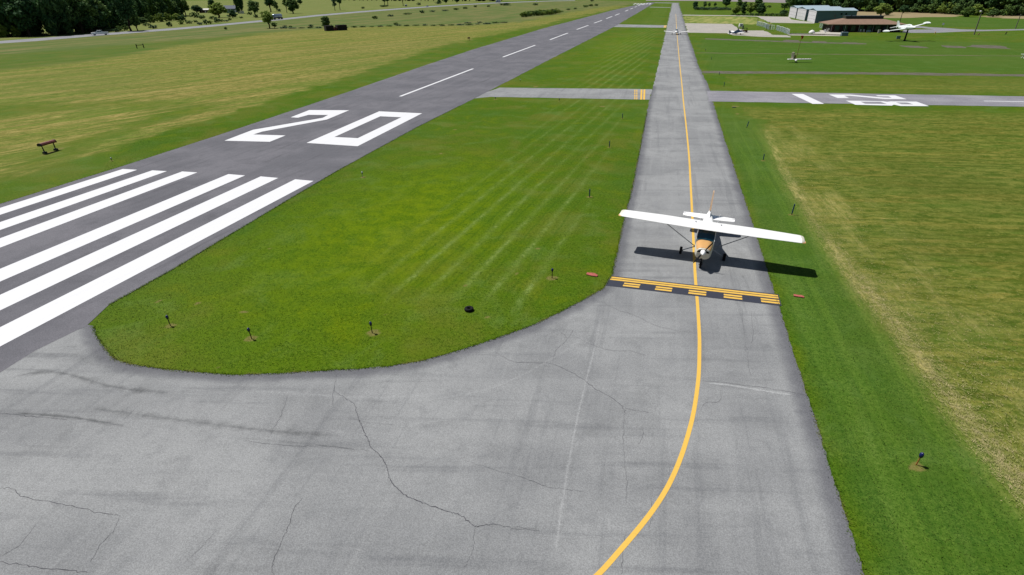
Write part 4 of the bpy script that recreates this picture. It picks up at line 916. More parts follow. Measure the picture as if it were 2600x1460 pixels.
for xx in (10.9, 12.9): MB().box((xx, -.03, 3.9), (.75, .06, .75)).build('vent', M_['black'], hg)
MB().box((8.3, -.03, 3.0), (.45, .05, 1.5)).build('sign', simple('pink_grey_sign', (150, 130, 142), .7), hg)
r_ = MB()
for k in range(24): r_.box((.5+k*.71, -.012, 2.6), (.05, .025, 5.1))
r_.build('wall_rib', M_['steel_wall'], hg)

tm_ = empty('terminal_building', (71, 256, 0), 0, 'low terminal with brown hipped roof and dark clerestory', 'building')
def frustum(m, a, z0, b, z1):
    m.add([(a[0], a[2], z0), (a[1], a[2], z0), (a[1], a[3], z0), (a[0], a[3], z0), (b[0], b[2], z1), (b[1], b[2], z1), (b[1], b[3], z1), (b[0], b[3], z1)], [(3, 2, 1, 0), (4, 5, 6, 7), (0, 1, 5, 4), (1, 2, 6, 5), (2, 3, 7, 6), (3, 0, 4, 7)]); return m
MB().box((0, 7, 1.25), (23.6, 13.6, 2.5)).build('wall', M_['shaded_wall'], tm_)
frustum(MB(), (-13.3, 13.3, -1.7, 15.5), 2.72, (-6.4, 6.6, 4.6, 9.4), 4.35).build('roof', M_['shingle'], tm_)
MB().box((0, 6.9, 2.6), (26.7, 17.3, .24)).build('fascia', M_['fascia'], tm_)
MB().box((.1, 7.0, 4.75), (12.9, 4.7, .9)).build('clerestory', M_['clerestory'], tm_); MB().box((.1, 7.0, 5.25), (13.3, 5.1, .1)).build('clerestory_roof', M_['clerestory'], tm_)
for k in range(8): MB().box((-9.6+k*2.75, .17, 1.3), (1.5, .06, 1.7)).build('window', M_['glass'], tm_)
MB().box((6.5, .16, 1.1), (1.0, .06, 2.1)).build('door', simple('dark_blue_door', (34, 40, 78), .5), tm_)
MB().box((-11.4, .15, 1.2), (.8, .06, 2.3)).build('brick_panel', M_['dark_red'], tm_)
for k in range(6): MB().cyl((-11.9+k*4.7, -1.3, 0), (-11.9+k*4.7, -1.3, 2.5), .06, n=8).build('post', M_['strut'], tm_)
MB().box((-4.2, 6.0, 5.5), (.3, .3, .5)).build('vent_pipe', M_['dark_metal'], tm_)
for k, xx in enumerate((-1.9, -.8)):
    o = MB().box((0, 0, .42), (.5, .5, .06)).box((0, .24, .75), (.5, .06, .6)).box((-.2, -.2, .2), (.05, .05, .4)).box((.2, -.2, .2), (.05, .05, .4)).box((-.2, .2, .2), (.05, .05, .4)).box((.2, .2, .2), (.05, .05, .4)).build('garden_chair', M_['strut']); o.location = (71+xx, 254.0, 0)
    tag(o, 'pale garden chair before the dark terminal wall', 'chair', 'garden chairs before the terminal')
o = MB().box((0, 0, .45), (1.5, .45, .07)).box((0, .22, .8), (1.5, .06, .45)).box((-.6, 0, .22), (.07, .4, .44)).box((.6, 0, .22), (.07, .4, .44)).build('bench', M_['steel_wall']); o.location = G(2204.5, 84.2); tag(o, 'blue grey bench in front of the terminal', 'bench')
o = MB().box((0, 0, .5), (.7, .5, 1.0)).box((0, 0, 1.05), (.8, .6, .1)).build('planter', M_['concrete']); o.location = G(2231, 84.0); tag(o, 'pale planter box before the right half of the terminal', 'planter')
# low white terrace wall and patio
tw = MB(); a, b, c_, d_ = G(2003, 87.5), G(2095, 89.0), G(2133, 90.5), G(2139, 83.5)
def seg(m, p, q, h, w): 
    v = q-p; m.box(((p+q)/2)+Vector((0, 0, h/2)), (v.length, w, h), Matrix.Rotation(math.atan2(v.y, v.x), 3, 'Z'))
seg(tw, a, b, .4, .35); seg(tw, b, c_, .4, .35); seg(tw, c_, d_, .4, .35)
o = tw.build('terrace_wall', M_['concrete']); tag(o, 'low pale wall edging the terrace left of the terminal', 'wall')
pt = sheet('patio', [px([(2080, 77), (2100, 76), (2112, 82), (2146, 83), (2138, 90), (2100, 88), (2070, 87), (2062, 83), (2084, 80)])], .012, M_['concrete'], j=.05); tag(pt, 'pale paved patio left of the terminal', 'patio', kind='structure')
o = MB().box((0, 0, .55), (2.1, 1.6, 1.1)).box((0, 0, 1.13), (2.2, 1.7, .08)).build('utility_box', M_['steel_wall'], bevel=.03); o.location = G(2143, 91.0); tag(o, 'grey utility box at the right end of the terrace wall', 'utility box')
o = MB().revolve((0, 0, 0), (0, 0, 1.1), [(0, 1.05), (.3, 1.05), (.6, .85), (.85, .5), (1, .05)], 18).build('domed_tank_cover', M_['white'], None, True); o.location = G(2061, 84.0); tag(o, 'white dome shaped tank cover behind the terrace wall', 'tank')
for k, (sx, sy) in enumerate(((2094, 83.5), (2099, 81.0), (2103, 80.2), (2109, 79.5), (2116, 80.5))):
    o = MB().box((0, 0, .45), (.7, .7, .08)).box((0, .32, .85), (.7, .08, .7)).box((-.3, 0, .22), (.06, .6, .44)).box((.3, 0, .22), (.06, .6, .44)).build('patio_chair', M_['white']); o.location = G(sx, sy); o.rotation_euler.z = k*1.3
    tag(o, 'white patio chair on the paved terrace left of the terminal', 'chair', 'white chairs on the terrace')
pe = sheet('path', [px([(2001, 86.6), (2050, 87.2), (2095, 88), (2133, 89.4), (2133, 91.6), (2095, 91.0), (2050, 90.2), (2004, 89.6)])], .0115, M_['concrete'], j=.05); tag(pe, 'pale path along the foot of the terrace wall', 'path', kind='structure')
# chain link fences
def fence(pts, h, label):
    P_ = [G(*p) for p in pts]; r = empty('chain_link_fence', P_[0], 0, label, 'fence'); base = P_[0]; w = MB()
    for p, q in zip(P_[:-1], P_[1:]):
        v = q-p; n = max(2, int(v.length/3.0))
        for k in range(n+1):
            c = p+v*(k/n)-base
            if k < n or q is P_[-1]: MB().cyl(c, c+Vector((0, 0, h+.1)), .045, n=6).build('post', M_['chain'], r)
        k = int(v.length/.30)
        for i in range(k):
            c = p+v*(i/k)-base; c2 = p+v*((i+1)/k)-base
            w.cyl(c, c2+Vector((0, 0, h)), .018, n=3, cap=False); w.cyl(c2, c+Vector((0, 0, h)), .018, n=3, cap=False)
        w.cyl(p-base+Vector((0, 0, h)), q-base+Vector((0, 0, h)), .035, n=5)
    w.build('wire_mesh', M_['chain'], r); return r
fence([(1921, 64.5), (1940, 69), (1951, 75.5), (1965, 76.5)], 1.8, 'grey chain link fence between the apron and the hangar lawn')
fence([(1970, 77), (1985, 81.5), (2003, 88.5)], 1.8, 'grey chain link fence running down to the terrace wall')
fence([(2080, 70.5), (2092, 73.0), (2105, 75.0)], 1.8, 'short chain link fence beside the left end of the terminal')
gp = MB()
for dx in (-.75, .75): gp.cyl((dx, 0, 0), (dx, 0, 2.3), .07, n=8)
for zz in (.3, 1.2, 2.1): gp.box((0, 0, zz), (1.5, .05, .07))
for k in range(7): gp.cyl((-.64+k*.21, 0, .3), (-.64+k*.21, 0, 2.1), .02, n=5)
o = gp.build('gate', M_['dark_metal']); o.location = G(1950, 76.2); tag(o, 'dark gate between two posts in the chain link fence', 'gate')
# poles
def pole(sx, sy, h, label, lamp=False, r=.13, mat='wood_pole', arm=0):
    g = G(sx, sy); t = empty('utility_pole' if not lamp else 'lamp_pole', g, 0, label, 'pole')
    MB().cyl((0, 0, 0), (0, 0, h), r, r*.7, 10).build('pole', M_[mat], t, True)
    if lamp:
        MB().cyl((0, 0, h-.2), (-.5, -.2, h+.1), .04, n=6).build('bracket', M_['dark_metal'], t)
        MB().revolve((-.5, -.2, h+.2), (-.5, -.2, h-.1), [(0, .1), (.3, .3), (.8, .34), (1, .2)], 12).build('lamp_head', M_['white'], t, True)
    if arm: MB().box((0, 0, h-.5), (arm, .12, .14)).build('crossarm', M_['wood_pole'], t)
pole(2473, 88, HT(2473, 88, 28.5), 'tall grey pole with a white lamp head right of the jet', True, .2)
pole(2578, 73, HT(2578, 73, 36), 'plain grey utility pole beyond the road at far right', r=.16, arm=1.6)
pole(2283, 62, HT(2283, 62, 30), 'thin dark utility pole behind the display jet', r=.14, mat='dark_wood')
pole(1922, 64, HT(1922, 64, 46), 'thin dark pole at the left end of the chain link fence', r=.11, mat='dark_wood')
pole(1951, 71, HT(1951, 71, 54.5), 'short thin pole standing by the fence gate', r=.08, mat='dark_wood')
for sx, sy, ty, lb in ((2483.5, 89, 84, 'small brown post beside the foot of the lamp pole'), (2552.5, 87.4, 80.8, 'dark leaning post near the right end of the road')):
    o = MB().cyl((0, 0, 0), (.25, 0, HT(sx, sy, ty)), .17, .15, 8).build('wooden_post', M_['dark_wood'] if sx > 2500 else M_['tan_wood']); o.location = G(sx, sy); tag(o, lb, 'post')
t = empty('road_sign', G(2392, 70.8), 0, 'small pale road sign on a post across the access road', 'sign'); h_ = HT(2392, 70.8, 58.5)
MB().cyl((0, 0, 0), (0, 0, h_), .05, n=6).build('post', M_['dark_metal'], t); MB().box((0, -.06, h_-.3), (.7, .04, .7)).build('panel', M_['white'], t)
o = MB().cyl((0, 0, 0), (0, 0, .55), .14, .12, 10).revolve((0, 0, .55), (0, 0, .75), [(0, .16), (.6, .12), (1, .02)], 10).build('hydrant', M_['tan_paint']); o.location = G(2374, 85.5); tag(o, 'small yellow hydrant on the verge right of the jet', 'hydrant')
o = MB().box((0, 0, .5), (.1, 1.3, .1), Matrix.Rotation(R(40), 3, 'X')).box((0, .25, .5), (.1, 1.3, .1), Matrix.Rotation(R(-40), 3, 'X')).box((0, .1, .95), (1.1, .5, .06)).build('marker_frame', M_['white']); o.location = G(2597, 149); tag(o, 'small white A shaped marker frame at the right edge of the lawn', 'marker')

# ================================================================== airfield furniture
WT = G(2020, 158.5)
t = empty('wind_tee', WT, R(14), 'white wind tee with upright tail board standing in the right lawn', 'wind tee')
MB().cyl((0, 0, 0), (0, 0, .5), .22, .16, 12).build('pedestal', M_['dark_metal'], t)
MB().revolve((-.45, -1.1, .45), (.05, .2, .62), [(0, .12), (.15, .24), (.85, .24), (1, .1)], 14).build('counterweight', M_['white'], t, True)
MB().box((.75, .1, .66), (5.2, .75, .14)).build('wing_board', M_['white'], t, bevel=.03)
MB().box((-.75, .4, 1.4), (.5, .55, 1.4), Matrix.Rotation(R(-40), 3, 'Z')).build('tail_board', simple('cream_board', (222, 210, 186), .6), t, bevel=.03)
MB().box((-.1, .6, 1.1), (.3, .3, .75), Matrix.Rotation(R(-30), 3, 'Z')).build('motor_box', simple('rust_brown', (158, 120, 84), .8), t)
lm = MB()
for k in range(4): lm.cyl((1.3+k*.6, .3, .73), (1.3+k*.6, .3, .88), .07, n=8)
lm.build('lamp', M_['dark_red'], t)
t = empty('windsock', G(2022, 148), 0, 'limp orange windsock on a thin orange pole behind the wind tee', 'windsock'); h_ = HT(2022, 148, 90.5)
MB().cyl((0, 0, 0), (.15, 0, h_), .05, .035, 8).build('pole', simple('dull_orange_pole', (168, 122, 74), .7), t)
MB().loft([[Vector((x+r*math.cos(2*math.pi*i/14), -.1+r*.8*math.sin(2*math.pi*i/14), z)) for i in range(14)] for x, z, r in [(.22, h_+.05, .30), (.28, h_-.15, .28), (.32, h_-.38, .22), (.32, h_-.58, .15), (.26, h_-.78, .10)]]).build('sock', M_['orange'], t, True)
MB().cyl((-.1, -.1, h_+.05), (.5, -.1, h_+.05), .02, n=6).build('hoop', M_['dark_metal'], t)

def taxi_light(sx, sy, h, label, stake='brown_stake', lens='blue_lens', group='blue taxiway lights on stakes', tilt=(0, 0)):
    t = empty('taxiway_light' if lens == 'blue_lens' else 'runway_light', G(sx, sy), 0, label, 'light', group)
    MB().cyl((0, 0, 0), (0, 0, h-.16), .022, n=8).build('stake', M_[stake], t)
    MB().cyl((0, 0, h-.19), (0, 0, h-.13), .05, .062, 12).build('base', M_['dark_metal'], t)
    MB().revolve((0, 0, h-.13), (0, 0, h+.02), [(0, .066), (.35, .07), (.7, .058), (.92, .03), (1, .004)], 14).build('lens', M_[lens], t, True)
    t.rotation_euler = (R(tilt[0]), R(tilt[1]), 0); return t
taxi_light(433, 827, .60, 'blue light on a brown stake nearest the white runway stripes', tilt=(0, -3))
taxi_light(639, 860, .62, 'blue light on a brown stake nearest the curved lawn edge, in a pale ring', tilt=(2, -2))
taxi_light(945, 845, .62, 'blue light on a brown stake below left of the black tire', tilt=(0, -1))
taxi_light(1402, 706, .62, 'blue light on a brown stake left of the red slab')
taxi_light(2326, 1180, .56, 'blue light on an orange stake alone in the near right lawn', 'orange_stake', tilt=(0, 4))
rl1 = taxi_light(921, 450, .52, 'white runway light between the numeral 0 and the lit lawn', 'strut', 'lens_white', 'white runway edge lights')
taxi_light(284, 408.5, .36, 'white runway light in the grass left of the farthest threshold stripe', 'dark_metal', 'lens_white', 'white runway edge lights')
taxi_light(1321, 208, .5, 'white runway light just beyond the nearer connector taxiway', 'dark_metal', 'lens_white', 'white runway edge lights')
taxi_light(1258, 253, .40, 'blue light at the runway end of the nearer connector taxiway', 'dark_metal')
taxi_light(1420, 257, .40, 'blue light midway along the nearer connector taxiway', 'dark_metal')
for sx, sy, h_, lb, ry in ((2010, 545, .82, 'blue tube marker on the right lawn nearest the airplane wing', 3), (1937.6, 407, .60, 'blue tube marker, second beyond the wing on the right lawn', 0), (1895.6, 324.5, .78, 'leaning blue tube marker just before the crossing runway', 10), (1838, 220.5, .75, 'blue tube marker just beyond the crossing runway', 0), (1826, 191, .6, 'blue tube marker by the brown dirt track', 0),
                           (1497, 501, .68, 'blue tube marker left of the taxiway beside the airplane tail', -2), (1547, 374.5, .68, 'middle blue tube marker of the infield beside the taxiway', 0), (1580, 301.5, .65, 'blue tube marker of the infield nearest the connector hold line', 0), (1791, 130, .6, 'small blue tube marker on the right lawn level with the wind tee', 0), (1806, 152, .6, 'small blue tube marker by the taxiway below the wind tee', 0)):
    t = empty('tube_marker', G(sx, sy), 0, lb, 'marker', 'blue tube markers along the taxiway')
    MB().cyl((0, 0, .12), (0, 0, h_), .045, n=12).build('tube', M_['blue_tube'], t, True); MB().cyl((0, 0, 0), (0, 0, .2), .03, n=8).build('stake', M_['black'], t)
    t.rotation_euler = (0, R(ry), 0)
t = empty('tube_marker', G(1864, 273.5), R(20), 'fallen blue tube marker lying below the crossing runway', 'marker', 'blue tube markers along the taxiway')
MB().cyl((-.25, 0, .06), (.2, 0, .06), .045, n=12).build('tube', M_['blue_tube'], t, True); MB().cyl((.2, 0, .05), (.32, 0, .04), .025, n=8).build('stake', M_['black'], t)
t = empty('tire', G(1191, 788), 0, 'black tire lying flat in the infield grass', 'tire')
m = MB(); RR, rr_ = .165, .085
m.loft([[Vector(((RR+rr_*math.cos(b))*math.cos(a), (RR+rr_*math.cos(b))*math.sin(a), .085+.085*math.copysign(abs(math.sin(b))**.7, math.sin(b)))) for b in [2*math.pi*j/14 for j in range(14)]] for a in [2*math.pi*i/36 for i in range(37)]], cap=False); m.build('tread', M_['rubber'], t, True)
MB().cyl((0, 0, .01), (0, 0, .03), .09, n=16).build('soil_filling', M_['soil'], t)
def slab_marker(sx, sy, pts, label):
    g = G(sx, sy); bm_ = MB(); n = len(pts); bm_.add([(x, y, z) for z in (.005, .06) for x, y in pts], [tuple(range(n-1, -1, -1)), tuple(range(n, 2*n))]+[(i, (i+1) % n, n+(i+1) % n, n+i) for i in range(n)])
    o = bm_.build('painted_slab', M_['red_slab'], bevel=.01); o.location = g; tag(o, label, 'slab'); return o
slab_marker(1504, 699, [(-.33, -.05), (-.12, -.13), (.08, -.17), (.3, -.17), (.32, .02), (.14, .18), (-.05, .24), (-.20, .19), (-.33, .22), (-.36, .08)], 'broken faded red slab in the infield left of the hold line')
slab_marker(2028, 753.5, [(-.26, -.05), (.24, -.12), (.27, .02), (.16, .13), (-.05, .12), (-.24, .16)], 'flat faded red slab in the grass right of the hold line')
# red approach light unit on two legs
pa, pb_ = G(113, 390), G(142, 381.5); cc = (pa+pb_)/2; ax = (pb_-pa); L_ = ax.length
t = empty('approach_light_box', cc, math.atan2(ax.y, ax.x), 'weathered red box shaped light unit on two dark legs in the left hay field', 'light unit')
hh = .82; m = MB(); LX = L_*.62
prof = [(-.24, 0), (.24, 0), (.27, .14), (.17, .27), (0, .31), (-.17, .27), (-.27, .14)]
m.loft([[Vector((x, y, hh+z)) for y, z in prof] for x in (-LX, LX)]); m.build('housing', M_['red_box'], t, bevel=.015)
for s_ in (-1, 1):
    MB().loft([[Vector((s_*x, y*1.06, hh+z*1.06-.01)) for y, z in prof] for x in (LX-.02, LX+.06)]).build('end_cap', M_['dark_metal'], t)
    MB().cyl((s_*L_*.48, 0, 0), (s_*L_*.50, 0, hh+.02), .035, n=8).cyl((s_*L_*.48, -.12, 0), (s_*L_*.50, -.06, hh), .025, n=6).build('leg', M_['dark_metal'], t)
    MB().box((s_*L_*.48, -.05, .1), (.34, .34, .2), taper=.8).build('footing', M_['dark_metal'], t)
t = empty('approach_light_box', G(1190.5, 103), R(60), 'tiny dark red box on legs beyond the runway near the far hay field', 'light unit')
MB().box((0, 0, .85), (.8, .45, .4)).build('housing', M_['dark_red'], t, bevel=.02)
for s_ in (-1, 1): MB().cyl((s_*.35, 0, 0), (s_*.35, 0, .7), .05, n=6).build('leg', M_['dark_metal'], t)
o = MB(); 
t = empty('wooden_barrier', G(357, 122.5), R(70), 'small dark rail between two posts in the left meadow', 'barrier')
for s_ in (-1, 1): MB().box((s_*1.05, 0, .65), (.2, .2, 1.3)).build('post', M_['dark_wood'], t)
MB().box((0, 0, .95), (2.0, .1, .15)).build('rail', M_['dark_wood'], t)
# tumbledown shed
A_, B_ = G(829, 79), G(882, 76.5); v = B_-A_; u_ = v.normalized(); t = empty('tumbledown_shed', (A_+B_)/2, math.atan2(v.y, v.x), 'dark tumbledown shed at the edge of the hay field under a leafy tree', 'shed'); L_ = v.length
hL = 2.3
rng = random.Random(4)
for x0, x1, h0 in ((-L_/2, -L_/2+L_*.36, hL*.95), (L_*.04, L_/2, hL)):
    w = MB(); k = int((x1-x0)/.3)
    for i in range(k):
        hh = h0*(.92+.1*rng.random()); w.box((x0+(i+.5)*(x1-x0)/k, 0, hh/2), ((x1-x0)/k*.97, .12, hh)); w.box((x0+(i+.5)*(x1-x0)/k, 2.6, hh/2), ((x1-x0)/k*.97, .12, hh))
    w.box((x0+.05, 1.3, h0/2), (.12, 2.5, h0*.95)); w.box((x1-.05, 1.3, h0/2), (.12, 2.5, h0*.95)); w.build('plank_wall', M_['dark_wood'], t)
    MB().box(((x0+x1)/2, 1.3, h0*.96), (x1-x0, 2.7, .1)).build('roof', M_['dark_wood'], t)
w = MB(); w.box((-L_*.06, .4, 1.4), (L_*.42, .16, .18), Matrix.Rotation(R(24), 3, 'Y')); w.box((-L_*.10, 1.2, 1.8), (L_*.3, .14, .16), Matrix.Rotation(R(38), 3, 'Y')); w.box((-.2, .9, 1.0), (.18, .18, 2.0)); w.build('fallen_beam', M_['tan_wood'], t)
w = MB(); w.box((-.4, 1.0, .6), (1.2, 1.6, 1.2), Matrix.Rotation(R(12), 3, 'Y')); w.box((.35, .6, .9), (.5, .8, .5), Matrix.Rotation(R(30), 3, 'Y')); w.build('rubble', M_['dark_red'], t)

# ================================================================== vehicles
def carwheel(r_, c, rad=.38, w=.26): return wheel(r_, 'wheel', c, rad, w)
g = G(255, 89.2); hd = math.atan2(G(280, 88).y-G(230, 93).y, G(280, 88).x-G(230, 93).x)
t = empty('pickup_truck', g, 0, 'white pickup truck driving along the highway past the dark woods', 'truck')
ax_ = (G(234, 90.3)-G(272, 88.6)).normalized(); t.rotation_euler.z = math.atan2(ax_.y, ax_.x)-math.pi/2+math.pi   # local -Y = forward
def lp(m, prof, hw, hw2=None):   # side profile (y, z) extruded across x, narrowing with height
    zmx = max(z for _, z in prof); zmn = min(z for _, z in prof); hw2 = hw if hw2 is None else hw2; k = len(prof); vs = []
    for s_ in (-1, 1):
        for y, z in prof:
            f = (z-zmn)/(zmx-zmn); vs.append((s_*(hw*(1-f)+hw2*f), y, z))
    m.add(vs, [tuple(range(k)), tuple(range(2*k-1, k-1, -1))]+[(i, (i+1) % k, k+(i+1) % k, k+i) for i in range(k)]); return m
lp(MB(), [(-3.1, .45), (-3.15, .95), (-2.9, 1.12), (-1.35, 1.28), (3.1, 1.28), (3.15, .5)], 1.0, .97).build('body', M_['car_white'], t, bevel=.05)
lp(MB(), [(-1.45, 1.28), (-.75, 1.92), (.75, 1.95), (1.0, 1.28)], .93, .74).build('cab', M_['car_white'], t, bevel=.04)
lp(MB(), [(-1.47, 1.33), (-.80, 1.885), (-.72, 1.885), (-1.33, 1.33)], .84, .68).build('windshield', M_['glass'], t)
for s_ in (-1, 1):
    for y0, y1 in ((-.95, -.12), (.0, .72)): MB().box((s_*.84, (y0+y1)/2, 1.60), (.12, y1-y0, .40)).build('side_window', M_['glass'], t)
    MB().box((s_*.72, -3.14, .88), (.36, .06, .18)).build('headlight', M_['lens_white'], t)
    for yy_ in (-2.05, 2.05): carwheel(t, (s_*.86, yy_, .40), .40)
MB().box((0, 2.1, 1.27), (1.7, 1.9, .1)).build('bed_floor', M_['dark_metal'], t); MB().box((0, -3.13, .70), (1.3, .1, .28)).build('grille', M_['dark_metal'], t); MB().box((0, -3.2, .5), (1.9, .14, .2)).build('bumper', M_['grey_metal'], t)
# tanker
p0, p1 = G(690, 50.5), G(720, 48.0); d_ = (p1-p0).normalized(); t = empty('tanker_truck', (p0+p1)/2, math.atan2(d_.y, d_.x)-math.pi/2, 'silver tanker truck half hidden behind a roadside tree', 'truck')
MB().revolve((0, -5.0, 2.15), (0, 5.0, 2.15), [(0, .7), (.03, 1.1), (.08, 1.25), (.92, 1.25), (.97, 1.1), (1, .7)], 20).build('tank', M_['tank'], t, True)
MB().box((0, 0, .95), (1.6, 11.0, .35)).build('chassis', M_['black'], t)
MB().box((0, 0, 3.42), (.7, 6.0, .1)).build('walkway', M_['grey_metal'], t)
lp(MB(), [(-8.6, .6), (-8.6, 1.7), (-8.0, 2.9), (-6.4, 3.0), (-6.0, 2.6), (-5.6, .6)], 1.2, 1.1).build('cab', M_['car_blue'], t, bevel=.06)
MB().box((0, -8.33, 2.2), (2.0, .5, .8), Matrix.Rotation(R(-24), 3, 'X')).build('windshield', M_['glass'], t)
for yy_ in (-7.9, -5.9, -4.7, 3.0, 4.3):
    for s_ in (-1, 1): carwheel(t, (s_*1.05, yy_, .52), .52, .34)
def box_truck(sx, sy, label):
    p = G(sx, sy); q = G(sx+14, sy-.5); d = (q-p).normalized(); t = empty('box_truck', p, math.atan2(d.y, d.x)-math.pi/2, label, 'truck')
    MB().box((0, 1.0, 2.4), (2.5, 8.0, 3.0)).build('cargo_box', M_['tank'], t, bevel=.05); MB().box((0, .4, .8), (1.4, 10.5, .3)).build('chassis', M_['black'], t)
    lp(MB(), [(-5.6, .6), (-5.6, 1.6), (-5.0, 2.6), (-3.3, 2.7), (-3.2, .6)], 1.2, 1.05).build('cab', M_['car_blue'], t, bevel=.05)
    for yy_ in (-4.5, 2.6, 3.8):
        for s_ in (-1, 1): carwheel(t, (s_*1.0, yy_, .5), .5, .3)
box_truck(1265, 6.4, 'pale blue box truck at the far end of the highway')
def car(sx, sy, mat, label, back=False):
    p = G(sx, sy); q = G(sx+14, sy-1.0); d = (q-p).normalized(); t = empty('car', p, math.atan2(d.y, d.x)-math.pi/2+(math.pi if back else 0), label, 'car')
    lp(MB(), [(-2.2, .35), (-2.25, .75), (-1.2, .92), (2.0, .95), (2.2, .8), (2.2, .35)], .9, .86).build('body', M_[mat], t, bevel=.06)
    lp(MB(), [(-1.2, .92), (-.45, 1.42), (1.0, 1.45), (1.8, .95)], .82, .62).build('cabin', M_['glass'], t, bevel=.04); MB().box((0, .3, 1.45), (1.2, 1.4, .05)).build('roof', M_[mat], t)
    for yy_ in (-1.4, 1.35):
        for s_ in (-1, 1): carwheel(t, (s_*.8, yy_, .33), .33, .22)
car(1085, 17.2, 'car_blue', 'blue grey car driving far along the highway'); car(1362, 3.6, 'car_white', 'tiny white car at the far end of the highway', True)
p = G(1031, 16.2); o = MB().box((0, 0, .9), (2.2, 2.2, 1.7)).box((0, 0, 1.95), (2.5, 2.5, .4), taper=.6).build('small_hut', M_['house_wall']); o.location = p; tag(o, 'small blue grey hut beside thin trees across the highway', 'hut')
# ground vehicles on the apron
t = empty('utility_cart', G(1889.5, 82.5), R(12), 'dark red utility cart beside the nose of the blue airplane', 'cart')
MB().box((0, 0, .55), (2.0, 1.3, .5)).build('body', M_['dark_red'], t, bevel=.05); MB().box((.0, .0, 1.55), (1.8, 1.2, .1)).build('roof', M_['black'], t)
for x, y in ((-.85, -.55), (.85, -.55), (-.85, .55), (.85, .55)):
    MB().cyl((x, y, .8), (x, y, 1.5), .06, n=6).build('roof_post', M_['black'], t); wheel(t, 'wheel', (x, y, .25), .25, .2, False)
t = empty('fuel_tank_stand', G(1880, 72), R(10), 'white fuel tank box on a frame behind the apron', 'tank')
MB().box((0, 0, 1.25), (1.5, 1.2, 1.2)).build('tank', M_['white'], t, bevel=.06); MB().box((.15, -.62, 1.3), (.5, .05, .5)).build('panel', M_['car_blue'], t)
for x, y in ((-.65, -.5), (.65, -.5), (-.65, .5), (.65, .5)): MB().cyl((x, y, 0), (x, y, .7), .06, n=6).build('leg', M_['white'], t)
o = MB().box((0, 0, .25), (.5, .4, .5), taper=.8).box((0, 0, .55), (.2, .2, .12)).build('ground_power_unit', M_['black'], bevel=.02); o.location = G(1874.5, 76); tag(o, 'small black box on the apron left of the airplane', 'box')
o = MB().cyl((0, 0, 0), (0, 0, 1.1), .22, n=12).cyl((0, 0, 1.1), (0, 0, 1.3), .12, n=8).build('fuel_pump', M_['dark_metal']); o.location = G(1886.5, 73); tag(o, 'dark fuel pump right of the white tank box', 'pump')
# houses behind the highway trees
g = G(521, 32.5); t = empty('trailer_home', g, R(15), 'long pale roofed trailer home behind roadside bushes', 'house')
MB().box((0, 0, 1.3), (9, 4, 2.6)).build('wall', M_['dark_red'], t); gable_roof(MB(), -4.5, 4.5, -2, 2, 2.6, 3.6, .3).build('roof', M_['pale_roof'], t); MB().box((-2, -2.04, 1.4), (1.2, .06, 1)).build('window', M_['glass'], t); MB().box((1.6, -2.04, 1.1), (1, .06, 2)).build('door', M_['white'], t)
g = G(588, 31.5); t = empty('house', g, R(20), 'blue grey house behind the roadside trees', 'house')
gable(MB(), -6, 6, -4, 4, 3.4, 6.0).build('wall', M_['house_wall'], t); gable_roof(MB(), -6, 6, -4, 4, 3.4, 6.0, .4).build('roof', M_['house_roof'], t)
for xx in (-3.5, 0, 3.5): MB().box((xx, -4.04, 1.8), (1.2, .06, 1.2)).build('window', M_['glass'], t)
MB().box((5.2, -4.05, 1.1), (1, .06, 2.1)).build('door', M_['white'], t); MB().box((3, 1.5, 6.0), (.7, .7, 1.4)).build('chimney', M_['dark_red'], t)
g = G(612, 34); o = MB().box((0, 0, 1.0), (5, 2.2, 2.0)).box((0, 0, 2.05), (5.2, 2.4, .12)).build('shed', M_['white']); o.location = g; o.rotation_euler.z = R(15); tag(o, 'pale low shed right of the blue grey house', 'shed')

# ================================================================== trees
def leafmat(name, a, b, c):
    t = NT(name); tone = t.attr('tone').outputs["Fac"]
    rnd_ = t.n.new("ShaderNodeObjectInfo").outputs["Random"]
    cc = t.mix(t.map(tone, .15, .95), lin(a), lin(b)); cc = t.mix(t.math('MULTIPLY', t.map(rnd_, 0, 1), .55), cc, lin(c))
    t.col(cc); t.b.inputs["Roughness"].default_value = .8; t.b.inputs["Specular IOR Level"].default_value = .15
    tr = t.n.new("ShaderNodeBsdfTranslucent"); t.l.new(cc, tr.inputs[0]); mx = t.n.new("ShaderNodeMixShader"); mx.inputs[0].default_value = .22
    t.l.new(t.b.outputs[0], mx.inputs[1]); t.l.new(tr.outputs[0], mx.inputs[2]); t.l.new(mx.outputs[0], t.n["Material Output"].inputs[0]); return t.m
LM = {'dark': leafmat('dark_leaves', (54, 92, 48), (112, 144, 78), (74, 118, 80)), 'mid': leafmat('green_leaves', (80, 116, 50), (142, 172, 84), (104, 136, 86)), 'light': leafmat('light_leaves', (124, 156, 56), (178, 198, 96), (146, 170, 84)), 'blue': leafmat('blue_green_leaves', (84, 116, 92), (138, 164, 126), (112, 144, 104))}
PROTO = {}
